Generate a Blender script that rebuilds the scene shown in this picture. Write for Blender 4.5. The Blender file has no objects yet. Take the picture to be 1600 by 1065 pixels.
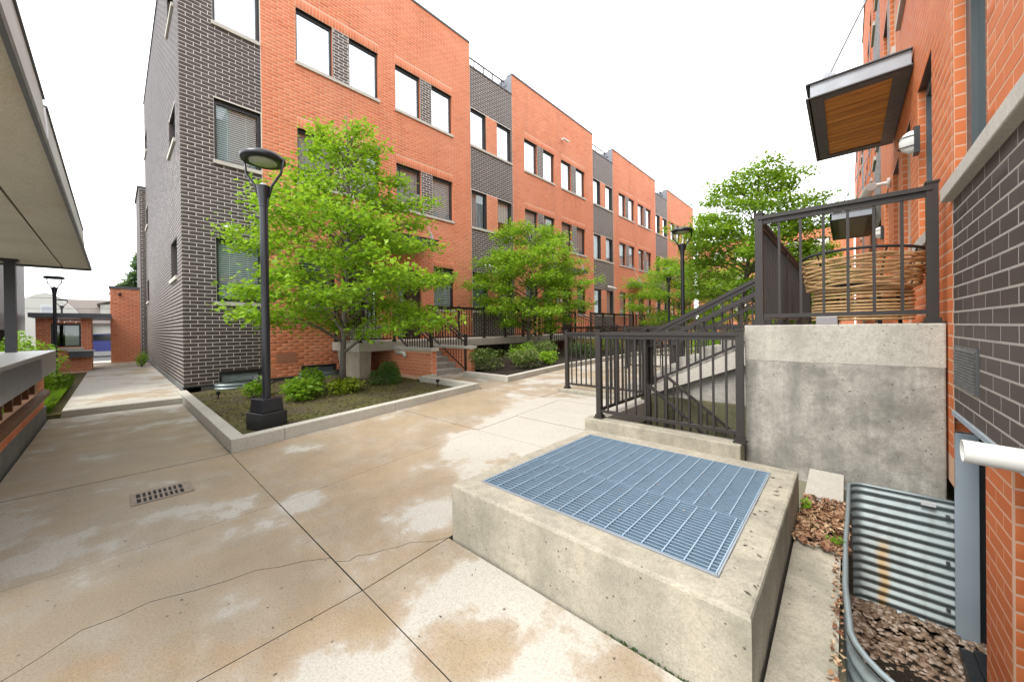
import bpy, math, random
import numpy as np
from mathutils import Vector, Matrix
random.seed(7)
rng = np.random.default_rng(7)
sc = bpy.context.scene
COL = sc.collection

# ------------------------------------------------------------------ camera, sky, sun, exposure
EYE = (0.0, 0.0, 1.4875)
YAW, PITCH, ROLL = -0.75625, 0.0044, -0.01259
def cam_rows(yaw, pitch, roll):
    c, s = math.cos(yaw), math.sin(yaw)
    B = Matrix(((1, 0, 0), (0, 0, -1), (0, 1, 0)))
    Ry = Matrix(((c, 0, -s), (0, 1, 0), (s, 0, c)))
    c, s = math.cos(pitch), math.sin(pitch)
    Rx = Matrix(((1, 0, 0), (0, c, -s), (0, s, c)))
    c, s = math.cos(roll), math.sin(roll)
    Rz = Matrix(((c, -s, 0), (s, c, 0), (0, 0, 1)))
    return Rz @ Rx @ Ry @ B
ROWS = cam_rows(YAW, PITCH, ROLL)
cam = bpy.data.cameras.new('camera')
camo = bpy.data.objects.new('camera', cam)
COL.objects.link(camo)
r, d, f = ROWS[0], ROWS[1], ROWS[2]
camo.matrix_world = Matrix(((r[0], -d[0], -f[0], EYE[0]), (r[1], -d[1], -f[1], EYE[1]), (r[2], -d[2], -f[2], EYE[2]), (0, 0, 0, 1)))
cam.sensor_width = 36
cam.lens = 36 * 571.45 / 1600
cam.shift_x = 16.4 / 1600
cam.shift_y = -17.9 / 1600
cam.clip_start = 0.05
cam.clip_end = 2000
sc.camera = camo

SUN_EL, SUN_AZ = math.radians(52), math.radians(182)   # azimuth clockwise from +Y
w = bpy.data.worlds.new('World')
sc.world = w
w.use_nodes = True
nt = w.node_tree
nt.nodes.clear()
out = nt.nodes.new('ShaderNodeOutputWorld')
bg = nt.nodes.new('ShaderNodeBackground')
sky = nt.nodes.new('ShaderNodeTexSky')
sky.sky_type = 'NISHITA'
sky.sun_disc = False
sky.sun_elevation = SUN_EL
sky.sun_rotation = SUN_AZ
mx = nt.nodes.new('ShaderNodeMix')
mx.data_type = 'RGBA'
mx.inputs[0].default_value = 0.86                      # a closed, even layer of pale cloud
nz = nt.nodes.new('ShaderNodeTexNoise')
nz.inputs['Scale'].default_value = 1.6
nz.inputs['Detail'].default_value = 3
cr = nt.nodes.new('ShaderNodeValToRGB')
cr.color_ramp.elements[0].position = 0.3
cr.color_ramp.elements[1].position = 0.75
cr.color_ramp.elements[0].color = (7.6, 7.7, 7.85, 1)
cr.color_ramp.elements[1].color = (9.2, 9.2, 9.2, 1)
nt.links.new(nz.outputs['Fac'], cr.inputs[0])
nt.links.new(sky.outputs[0], mx.inputs[6])
nt.links.new(cr.outputs[0], mx.inputs[7])
nt.links.new(mx.outputs[2], bg.inputs[0])
bg.inputs[1].default_value = 0.13
nt.links.new(bg.outputs[0], out.inputs[0])
sun = bpy.data.lights.new('sun', 'SUN')
sun.energy = 1.5
sun.angle = math.radians(25)
sun.color = (1.0, 0.96, 0.9)
suno = bpy.data.objects.new('sun', sun)
COL.objects.link(suno)
sd = Vector((math.sin(SUN_AZ) * math.cos(SUN_EL), math.cos(SUN_AZ) * math.cos(SUN_EL), math.sin(SUN_EL)))
suno.rotation_euler = sd.to_track_quat('Z', 'Y').to_euler()
suno.location = (0, 0, 30)
sc.view_settings.view_transform = 'Standard'
sc.view_settings.look = 'None'
sc.view_settings.gamma = 1
sc.view_settings.use_curve_mapping = False
sc.view_settings.exposure = 1.47

# ------------------------------------------------------------------ materials
MATS = {}
class NT:
    def __init__(self, name):
        self.m = bpy.data.materials.new(name)
        self.m.use_nodes = True
        self.t = self.m.node_tree
        self.b = self.t.nodes['Principled BSDF']
        self.o = self.t.nodes['Material Output']
    def n(self, typ, **kw):
        x = self.t.nodes.new('ShaderNode' + typ)
        for k, v in kw.items():
            if isinstance(k, str) and hasattr(x, k) and k not in x.inputs:
                setattr(x, k, v)
            else:
                x.inputs[k].default_value = v
        return x
    def l(self, a, b):
        self.t.links.new(a, b)
    def pos(self):
        g = self.n('NewGeometry')
        return g.outputs['Position']
    def noise(self, scale, detail=4, rough=0.55, vec=None, sc3=None):
        x = self.n('TexNoise')
        x.inputs['Scale'].default_value = scale
        x.inputs['Detail'].default_value = detail
        x.inputs['Roughness'].default_value = rough
        v = vec or self.pos()
        if sc3:
            mp = self.n('Mapping')
            mp.inputs['Scale'].default_value = sc3
            self.l(v, mp.inputs['Vector'])
            v = mp.outputs[0]
        self.l(v, x.inputs['Vector'])
        return x.outputs['Fac']
    def ramp(self, fac, stops):
        x = self.n('ValToRGB')
        e = x.color_ramp.elements
        while len(e) < len(stops):
            e.new(0.5)
        for i, (p, c) in enumerate(stops):
            e[i].position = p
            e[i].color = (c, c, c, 1) if isinstance(c, (int, float)) else (*c, 1)
        self.l(fac, x.inputs[0])
        return x.outputs[0]
    def mix(self, fac, a, b, mode='MIX'):
        x = self.n('Mix')
        x.data_type = 'RGBA'
        x.blend_type = mode
        for s, v in ((0, fac), (6, a), (7, b)):
            if isinstance(v, (int, float)):
                x.inputs[s].default_value = v if s == 0 else (v, v, v, 1)
            elif isinstance(v, tuple):
                x.inputs[s].default_value = (*v, 1)
            else:
                self.l(v, x.inputs[s])
        return x.outputs[2]
    def math(self, op, a, b=0.0, clamp=False):
        x = self.n('Math')
        x.operation = op
        x.use_clamp = clamp
        for i, v in enumerate((a, b)):
            if isinstance(v, (int, float)):
                x.inputs[i].default_value = v
            else:
                self.l(v, x.inputs[i])
        return x.outputs[0]
    def bump(self, h, strength=0.3, dist=0.01):
        x = self.n('Bump')
        x.inputs['Strength'].default_value = strength
        x.inputs['Distance'].default_value = dist
        self.l(h, x.inputs['Height'])
        self.l(x.outputs[0], self.b.inputs['Normal'])
    def done(self, col=None, rough=0.7, metal=0.0, spec=0.5):
        if col is not None:
            if isinstance(col, tuple):
                self.b.inputs['Base Color'].default_value = (*col, 1)
            else:
                self.l(col, self.b.inputs['Base Color'])
        if isinstance(rough, (int, float)):
            self.b.inputs['Roughness'].default_value = rough
        else:
            self.l(rough, self.b.inputs['Roughness'])
        self.b.inputs['Metallic'].default_value = metal
        self.b.inputs['Specular IOR Level'].default_value = spec
        return self.m

def simple(name, col, rough=0.6, metal=0.0, var=0.12, scale=6.0, bump=0.0, bscale=60, spec=0.5):
    k = NT(name)
    n1 = k.noise(scale, 5)
    c = k.mix(n1, tuple(max(0, x * (1 - var)) for x in col), tuple(x * (1 + var) for x in col))
    if bump:
        k.bump(k.noise(bscale, 4), bump, 0.004)
    dr = 0.08 if var > 0.055 else 0.02
    rr = k.ramp(k.noise(scale * 2.3, 3), [(0.3, max(0.03, rough - dr)), (0.7, min(1, rough + dr))])
    MATS[name] = k.done(c, rr, metal, spec)
    return MATS[name]

def brick_mat(name, stops, stain, bump=0.35, rough=0.75):
    k = NT(name)
    oi = k.n('ObjectInfo')
    g = k.n('NewGeometry')
    rnd = k.math('FRACT', k.math('ADD', oi.outputs['Random'], g.outputs['Random Per Island']))
    c = k.ramp(rnd, stops)
    fine = k.noise(55, 5, 0.65)
    c = k.mix(k.math('MULTIPLY', fine, 0.35), c, tuple(x * 0.62 for x in stops[0][1]))
    big = k.ramp(k.noise(0.55, 5, 0.6), [(0.40, 0.0), (0.75, 0.55)])
    strk = k.ramp(k.noise(1.4, 5, 0.6, sc3=(1, 1, 0.12)), [(0.5, 1.0), (0.78, 0.74)])
    c = k.mix(0.8, c, strk, 'MULTIPLY')
    c = k.mix(big, c, stain)
    k.bump(k.noise(140, 3), bump, 0.003)
    MATS[name] = k.done(c, rough, 0, 0.35)

def mortar_mat(name, col):
    k = NT(name)
    c = k.mix(k.noise(3.0, 5), tuple(x * 0.82 for x in col), tuple(min(0.85, x * 1.1) for x in col))
    k.bump(k.noise(180, 3), 0.4, 0.003)
    MATS[name] = k.done(c, 0.9, 0, 0.2)

brick_mat('orange_brick', [(0.0, (0.58, 0.160, 0.068)), (0.3, (0.67, 0.212, 0.098)), (0.7, (0.63, 0.188, 0.082)), (0.92, (0.70, 0.25, 0.125)), (1.0, (0.49, 0.135, 0.062))], (0.68, 0.275, 0.16))
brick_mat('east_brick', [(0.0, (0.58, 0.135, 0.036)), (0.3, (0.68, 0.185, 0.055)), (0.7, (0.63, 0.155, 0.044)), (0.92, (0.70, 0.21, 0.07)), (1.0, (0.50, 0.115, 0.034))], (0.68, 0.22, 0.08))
brick_mat('dark_brick', [(0.0, (0.062, 0.046, 0.043)), (0.35, (0.076, 0.057, 0.053)), (0.7, (0.053, 0.040, 0.039)), (1.0, (0.095, 0.072, 0.066))], (0.088, 0.070, 0.064), 0.3, 0.55)
mortar_mat('orange_mortar', (0.66, 0.42, 0.29))
mortar_mat('dark_mortar', (0.66, 0.62, 0.56))
mortar_mat('panel_mortar', (0.40, 0.365, 0.325))

def concrete(name, light, dark, vstreak=0.0, pits=True, grime=None, scale=1.3):
    k = NT(name)
    m1 = k.ramp(k.noise(scale, 6, 0.6), [(0.32, 0.0), (0.68, 1.0)])
    c = k.mix(m1, light, dark)
    sp = k.ramp(k.noise(95, 3, 0.7), [(0.35, 0.72), (0.55, 1.0), (0.75, 1.12)])
    c = k.mix(0.8, c, sp, 'MULTIPLY')
    mid = k.ramp(k.noise(19, 5, 0.7), [(0.36, 0.72), (0.52, 1.0), (0.7, 1.1)])
    c = k.mix(0.6 if pits else 0.2, c, mid, 'MULTIPLY')
    if vstreak:
        v = k.ramp(k.noise(3.2, 5, 0.6, sc3=(1.6, 1.6, 0.14)), [(0.45, 0.0), (0.75, 1.0)])
        c = k.mix(k.math('MULTIPLY', v, vstreak), c, tuple(x * 0.5 for x in dark))
    if grime:
        gcol, sc_, lo, hi = grime
        gm = k.ramp(k.noise(sc_, 6, 0.65), [(lo, 0.0), (hi, 1.0)])
        c = k.mix(k.math('MULTIPLY', gm, 0.8), c, gcol)
    h = k.noise(120, 4, 0.7)
    if pits:
        vo = k.n('TexVoronoi')
        vo.inputs['Scale'].default_value = 22
        k.l(k.pos(), vo.inputs['Vector'])
        sel = k.n('TexNoise'); sel.inputs['Scale'].default_value = 4; k.l(k.pos(), sel.inputs['Vector'])
        pit = k.ramp(k.math('ADD', vo.outputs['Distance'], k.ramp(sel.outputs['Fac'], [(0.38, 0.30), (0.52, 0.0)])), [(0.07, 0.0), (0.15, 1.0)])
        c = k.mix(pit, tuple(x * 0.3 for x in dark), c)
        h = k.math('ADD', k.math('MULTIPLY', h, 0.35), pit)
    k.bump(h, 0.45, 0.006)
    MATS[name] = k.done(c, 0.88, 0, 0.25)

concrete('curb_concrete', (0.48, 0.45, 0.39), (0.40, 0.375, 0.325), 0.1, False, ((0.25, 0.23, 0.19), 2.2, 0.6, 0.85))
concrete('plinth_concrete', (0.39, 0.35, 0.275), (0.30, 0.275, 0.22), 0.4, True, ((0.16, 0.155, 0.115), 2.4, 0.52, 0.78), 2.6)
concrete('landing_concrete', (0.45, 0.43, 0.375), (0.26, 0.25, 0.22), 0.95, True, ((0.15, 0.145, 0.122), 3.2, 0.48, 0.66), 2.3)
concrete('lift_concrete', (0.50, 0.475, 0.41), (0.41, 0.39, 0.335), 0.6, True, ((0.27, 0.26, 0.22), 2.2, 0.55, 0.8), 2.5)
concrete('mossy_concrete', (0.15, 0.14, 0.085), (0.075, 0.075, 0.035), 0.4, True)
concrete('step_concrete', (0.40, 0.38, 0.34), (0.29, 0.27, 0.24), 0.2, True)
concrete('stone_sill', (0.60, 0.57, 0.51), (0.50, 0.47, 0.42), 0.05, False)
concrete('foundation', (0.15, 0.145, 0.135), (0.10, 0.097, 0.09), 0.3, False)
concrete('canopy_concrete', (0.52, 0.49, 0.42), (0.43, 0.40, 0.335), 0.0, False, ((0.42, 0.26, 0.15), 1.5, 0.6, 0.8), 0.8)

def pavement_mat():
    # pale dry concrete with tan damp patches that have edges of their own
    k = NT('pavement')
    p = k.pos()
    dist = k.noise(2.4, 5, 0.6)
    a = k.noise(0.42, 4, 0.55, sc3=(1, 1, 0.2))
    fine_ = k.noise(9.0, 6, 0.7)
    s = k.math('ADD', k.math('ADD', a, k.math('MULTIPLY', k.math('SUBTRACT', dist, 0.5), 0.75)), k.math('MULTIPLY', k.math('SUBTRACT', fine_, 0.5), 0.22))
    # dry islands around the plinth front corner and the stair curb
    def island(cx, cy, r, amp):
        v = k.n('VectorMath'); v.operation = 'DISTANCE'
        k.l(p, v.inputs[0]); v.inputs[1].default_value = (cx, cy, 0.05)
        return k.math('MULTIPLY', k.ramp(k.math('DIVIDE', v.outputs['Value'], r), [(0.0, 1.0), (1.0, 0.0)]), amp)
    for cx, cy, rr, amp in ((-4.7, 2.2, 1.7, 0.22), (-4.5, 4.4, 1.5, 0.20), (-5.6, 6.6, 2.2, 0.12), (-15.0, 0.2, 7.0, -0.08), (-2.85, 0.2, 1.0, 0.16), (-2.9, -1.2, 1.4, 0.14), (-3.05, 1.5, 0.7, 0.22), (-2.55, 2.7, 0.55, 0.12), (-2.3, -0.3, 0.6, 0.12), (-3.2, -0.4, 0.7, 0.12),
                            (-1.3, 1.12, 0.33, 0.30), (-1.0, 0.5, 0.9, -0.34), (-1.6, 1.35, 0.5, -0.32), (-2.45, 1.72, 0.42, -0.34), (-3.42, 1.1, 0.26, -0.30), (-3.15, 3.1, 0.75, -0.38), (-2.9, 4.5, 1.3, -0.55),
                            (-2.50, 0.42, 0.22, -0.26), (-2.72, -0.08, 0.2, -0.24), (-5.1, 1.5, 0.5, -0.12), (-7.4, 0.1, 3.0, 0.14), (-4.4, 0.1, 1.2, 0.12), (-2.1, -0.6, 0.8, 0.1), (-1.2, 3.8, 0.9, -0.3)):
        s = k.math('ADD', s, island(cx, cy, rr, amp))
    m = k.ramp(s, [(0.46, 0.0), (0.53, 0.65), (0.64, 0.9), (0.8, 1.0)])
    dry = k.mix(k.noise(3.0, 5), (0.43, 0.40, 0.35), (0.36, 0.335, 0.29))
    wet = k.mix(k.ramp(k.noise(2.2, 6, 0.65), [(0.3, 0.0), (0.7, 1.0)]), (0.310, 0.226, 0.134), (0.218, 0.165, 0.102))
    c = k.mix(m, dry, wet)
    # grey dirt wash toward the west run
    gx = k.n('SeparateXYZ'); k.l(p, gx.inputs[0])
    gm = k.ramp(k.math('ADD', k.math('MULTIPLY', gx.outputs['X'], -0.22), k.math('MULTIPLY', k.noise(0.8, 4), 0.9)), [(0.95, 0.0), (1.5, 0.35)])
    gy = k.math('MULTIPLY', k.ramp(gx.outputs['Y'], [(0.3, 1.0), (0.9, 0.3)]), k.ramp(k.math('MULTIPLY', gx.outputs['X'], -0.1), [(0.62, 1.0), (0.80, 0.0)]))
    c = k.mix(k.math('MULTIPLY', gm, gy), c, (0.27, 0.25, 0.215))
    sp = k.ramp(k.noise(85, 4, 0.8), [(0.34, 0.55), (0.5, 1.0), (0.70, 1.18)])
    c = k.mix(0.6, c, sp, 'MULTIPLY')
    dark = k.ramp(k.noise(11, 6, 0.7), [(0.63, 0.0), (0.72, 0.55)])
    c = k.mix(k.math('MULTIPLY', dark, 0.6), c, (0.18, 0.155, 0.12))
    k.bump(k.noise(150, 4, 0.7), 0.35, 0.004)
    MATS['pavement'] = k.done(c, k.ramp(m, [(0.0, 0.92), (1.0, 0.74)]), 0, 0.3)
pavement_mat()

def soil_mat():
    k = NT('soil')
    c = k.mix(k.noise(26, 5, 0.7), (0.055, 0.042, 0.028), (0.13, 0.105, 0.07))
    m = k.ramp(k.noise(2.0, 5, 0.6), [(0.38, 0.0), (0.58, 0.9)])
    c = k.mix(m, c, k.mix(k.noise(40, 4), (0.125, 0.115, 0.04), (0.085, 0.083, 0.03)))
    k.bump(k.noise(45, 5, 0.7), 0.9, 0.02)
    MATS['soil'] = k.done(c, 0.95, 0, 0.1)
soil_mat()
k = NT('dark_mulch')
c = k.mix(k.noise(40, 5, 0.7), (0.018, 0.014, 0.011), (0.05, 0.04, 0.03)); k.bump(k.noise(50, 5), 0.9, 0.02)
MATS['dark_mulch'] = k.done(c, 0.95, 0, 0.1)

simple('bronze_metal', (0.030, 0.0255, 0.023), 0.42, 0.0, 0.08, 8, 0.0, 90, 0.4)
simple('black_lamp', (0.012, 0.0135, 0.019), 0.33, 0.0, 0.04, 6, 0.0, 80, 0.5)
simple('lamp_lens', (0.42, 0.45, 0.36), 0.25, 0.0, 0.1, 30)
simple('galvanised', (0.25, 0.295, 0.305), 0.5, 0.5, 0.2, 7, 0.05, 40)
simple('grate_steel', (0.22, 0.31, 0.395), 0.45, 0.55, 0.14, 10, 0.05, 60)
simple('grate_cross', (0.30, 0.40, 0.49), 0.45, 0.4, 0.1, 10)
simple('pale_flashing', (0.72, 0.73, 0.75), 0.4, 0.0, 0.12, 1.5)
simple('upstand_metal', (0.55, 0.56, 0.58), 0.42, 0.3, 0.12, 1.2)
simple('cap_metal', (0.24, 0.235, 0.225), 0.4, 0.3, 0.05, 1.2)
simple('grey_flashing', (0.30, 0.355, 0.40), 0.5, 0.0, 0.08, 5)
simple('black_membrane', (0.018, 0.02, 0.022), 0.42, 0.0, 0.3, 14, 0.35, 25)
simple('window_frame', (0.028, 0.029, 0.031), 0.4, 0.0, 0.1, 6)
simple('slate_frame', (0.07, 0.085, 0.092), 0.4, 0.0, 0.12, 4)
simple('pale_frame', (0.55, 0.56, 0.56), 0.4)
simple('interior_dark', (0.03, 0.03, 0.032), 0.9)
simple('blind_white', (0.78, 0.79, 0.80), 0.6, 0, 0.04)
simple('blind_grey', (0.42, 0.43, 0.46), 0.7, 0, 0.05)
simple('door_brown', (0.055, 0.035, 0.028), 0.42, 0, 0.15, 5)
simple('white_plastic', (0.64, 0.635, 0.60), 0.38, 0, 0.07, 3.5, 0.05, 40)
simple('coping_metal', (0.075, 0.08, 0.09), 0.42, 0.3, 0.15, 3)
simple('clad_metal', (0.17, 0.18, 0.20), 0.5, 0.3, 0.12, 2.5)
simple('steel_channel', (0.30, 0.325, 0.35), 0.5, 0.4, 0.2, 4, 0.1, 30)
simple('dark_steel', (0.085, 0.092, 0.098), 0.45, 0.2, 0.2, 5)
simple('panel_grey', (0.27, 0.265, 0.275), 0.5, 0.0, 0.05, 2)
simple('rattan', (0.46, 0.30, 0.14), 0.6, 0, 0.4, 40)
simple('vent_rust', (0.36, 0.15, 0.085), 0.7, 0, 0.2, 30, 0.3, 60)
simple('rust_iron', (0.24, 0.19, 0.15), 0.75, 0.3, 0.35, 25, 0.4, 60)
simple('joint_dirt', (0.05, 0.043, 0.032), 0.95)
simple('void_black', (0.008, 0.008, 0.008), 0.9)
simple('brown_metal', (0.12, 0.055, 0.026), 0.6, 0.0, 0.25, 5, spec=0.2)
concrete('footing_grey', (0.20, 0.20, 0.195), (0.14, 0.14, 0.135), 0.3, False)
simple('beige_panel', (0.46, 0.39, 0.32), 0.6, 0, 0.15, 12)
simple('pale_render', (0.50, 0.485, 0.44), 0.8, 0, 0.05, 1)
simple('roof_shingle', (0.13, 0.108, 0.093), 0.85, 0, 0.25, 9, 0.5, 30)
simple('asphalt', (0.055, 0.055, 0.055), 0.9, 0, 0.2, 5, 0.5, 80)
simple('fence_wood', (0.22, 0.15, 0.10), 0.8, 0, 0.25, 5)
simple('car_blue', (0.06, 0.075, 0.26), 0.25, 0.3, 0.05)
simple('tyre', (0.012, 0.012, 0.012), 0.8)
simple('car_glass', (0.02, 0.025, 0.03), 0.05)
simple('tail_red', (0.35, 0.01, 0.02), 0.2)
simple('pad_black', (0.02, 0.02, 0.022), 0.7)
simple('bark', (0.115, 0.10, 0.085), 0.9, 0, 0.35, 22, 0.6, 45)
simple('ground_earth', (0.16, 0.15, 0.10), 0.95, 0, 0.3, 0.4)

def wood_mat():
    k = NT('cedar')
    oi = k.n('ObjectInfo')
    c = k.ramp(k.noise(3, 6, 0.6, sc3=(0.9, 9, 9)), [(0.25, (0.30, 0.115, 0.016)), (0.5, (0.60, 0.27, 0.045)), (0.75, (0.74, 0.37, 0.075))])
    c = k.mix(k.math('MULTIPLY', oi.outputs['Random'], 0.45), c, (0.28, 0.10, 0.02))
    MATS['cedar'] = k.done(c, 0.55, 0, 0.4)
wood_mat()

def glass_mat(name, tint, refl):
    k = NT(name)
    t = k.t
    tr = k.n('BsdfTransparent'); tr.inputs[0].default_value = (*tint, 1)
    gl = k.n('BsdfGlossy'); gl.inputs['Roughness'].default_value = 0.012
    gl.inputs[0].default_value = (0.92, 0.96, 0.97, 1)
    fr = k.n('LayerWeight'); fr.inputs['Blend'].default_value = 0.5
    fac = k.ramp(fr.outputs['Facing'], [(0.0, refl), (0.6, refl + 0.07), (1.0, 0.95)])
    # slightly wavy panes
    b = k.n('Bump'); b.inputs['Strength'].default_value = 0.02; b.inputs['Distance'].default_value = 0.02
    k.l(k.noise(1.3, 2), b.inputs['Height']); k.l(b.outputs[0], gl.inputs['Normal'])
    ms = k.n('MixShader')
    k.l(fac, ms.inputs[0]); k.l(tr.outputs[0], ms.inputs[1]); k.l(gl.outputs[0], ms.inputs[2])
    k.l(ms.outputs[0], k.o.inputs['Surface'])
    t.nodes.remove(k.b)
    MATS[name] = k.m
glass_mat('glass', (0.86, 0.9, 0.9), 0.045)
glass_mat('glass_coated', (0.6, 0.65, 0.65), 0.42)

def leaf_mat(name, a, b, c3, trans=0.4):
    k = NT(name)
    g = k.n('NewGeometry')
    c = k.ramp(g.outputs['Random Per Island'], [(0.0, a), (0.5, b), (1.0, c3)])
    c = k.mix(k.ramp(k.noise(1.7, 3), [(0.35, 0.0), (0.7, 0.5)]), c, a)
    df = k.b
    k.l(c, df.inputs['Base Color']); df.inputs['Roughness'].default_value = 0.5
    df.inputs['Specular IOR Level'].default_value = 0.3
    tl = k.n('BsdfTranslucent')
    k.l(k.mix(0.5, c, (0.30, 0.46, 0.02)), tl.inputs[0])
    ms = k.n('MixShader'); ms.inputs[0].default_value = trans
    k.l(df.outputs[0], ms.inputs[1]); k.l(tl.outputs[0], ms.inputs[2])
    k.l(ms.outputs[0], k.o.inputs['Surface'])
    MATS[name] = k.m
k = NT('well_steel')
px_ = k.n('SeparateXYZ'); k.l(k.pos(), px_.inputs[0])
base_ = k.mix(k.noise(7, 5), (0.20, 0.24, 0.245), (0.30, 0.345, 0.35))
drip = k.ramp(k.noise(5, 4, 0.6, sc3=(2.5, 2.5, 0.2)), [(0.5, 0.0), (0.72, 0.7)])
base_ = k.mix(drip, base_, (0.16, 0.165, 0.15))
wob = k.math('MULTIPLY', k.math('SUBTRACT', k.noise(7, 3), 0.5), 0.06)
dx_ = k.math('ABSOLUTE', k.math('SUBTRACT', k.math('ADD', px_.outputs['X'], wob), 0.20))
colm = k.ramp(k.math('MULTIPLY', dx_, 10.0), [(0.1, 1.0), (0.45, 0.0)])
zm = k.math('MULTIPLY', k.ramp(k.math('ADD', px_.outputs['Z'], 1.0), [(0.1, 1.0), (0.70, 0.9), (0.80, 0.0)]), k.ramp(k.math('MULTIPLY', px_.outputs['Y'], 0.2), [(0.70, 0.0), (0.78, 1.0)]))
base_ = k.mix(k.math('MULTIPLY', k.math('MULTIPLY', colm, zm), 0.75), base_, (0.30, 0.17, 0.03))
MATS['well_steel'] = k.done(base_, 0.5, 0.45)
leaf_mat('leaf_bright', (0.13, 0.27, 0.014), (0.24, 0.44, 0.024), (0.38, 0.56, 0.048), 0.5)
leaf_mat('leaf_mid', (0.14, 0.28, 0.02), (0.20, 0.37, 0.026), (0.28, 0.45, 0.04), 0.48)
leaf_mat('leaf_deep', (0.035, 0.085, 0.018), (0.05, 0.12, 0.02), (0.08, 0.16, 0.03), 0.3)
leaf_mat('leaf_box', (0.022, 0.05, 0.014), (0.035, 0.075, 0.018), (0.07, 0.12, 0.03), 0.2)
leaf_mat('leaf_lime', (0.14, 0.20, 0.012), (0.21, 0.27, 0.015), (0.28, 0.32, 0.03), 0.35)
leaf_mat('leaf_variegated', (0.05, 0.11, 0.02), (0.12, 0.17, 0.04), (0.34, 0.36, 0.14), 0.25)
leaf_mat('leaf_conifer', (0.05, 0.10, 0.05), (0.07, 0.13, 0.06), (0.10, 0.16, 0.08), 0.2)
leaf_mat('grass_blade', (0.09, 0.20, 0.012), (0.13, 0.27, 0.015), (0.18, 0.33, 0.02), 0.4)
leaf_mat('moss_green', (0.085, 0.095, 0.02), (0.13, 0.135, 0.03), (0.20, 0.19, 0.05), 0.1)
leaf_mat('bark_chip', (0.03, 0.022, 0.016), (0.075, 0.058, 0.04), (0.17, 0.13, 0.09), 0.0)
leaf_mat('flower_mauve', (0.30, 0.24, 0.34), (0.42, 0.36, 0.44), (0.5, 0.46, 0.5), 0.2)
leaf_mat('dry_leaf', (0.14, 0.05, 0.026), (0.30, 0.18, 0.095), (0.52, 0.38, 0.24), 0.05)
leaf_mat('pebble', (0.13, 0.085, 0.055), (0.32, 0.22, 0.15), (0.62, 0.52, 0.43), 0.0)

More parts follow.
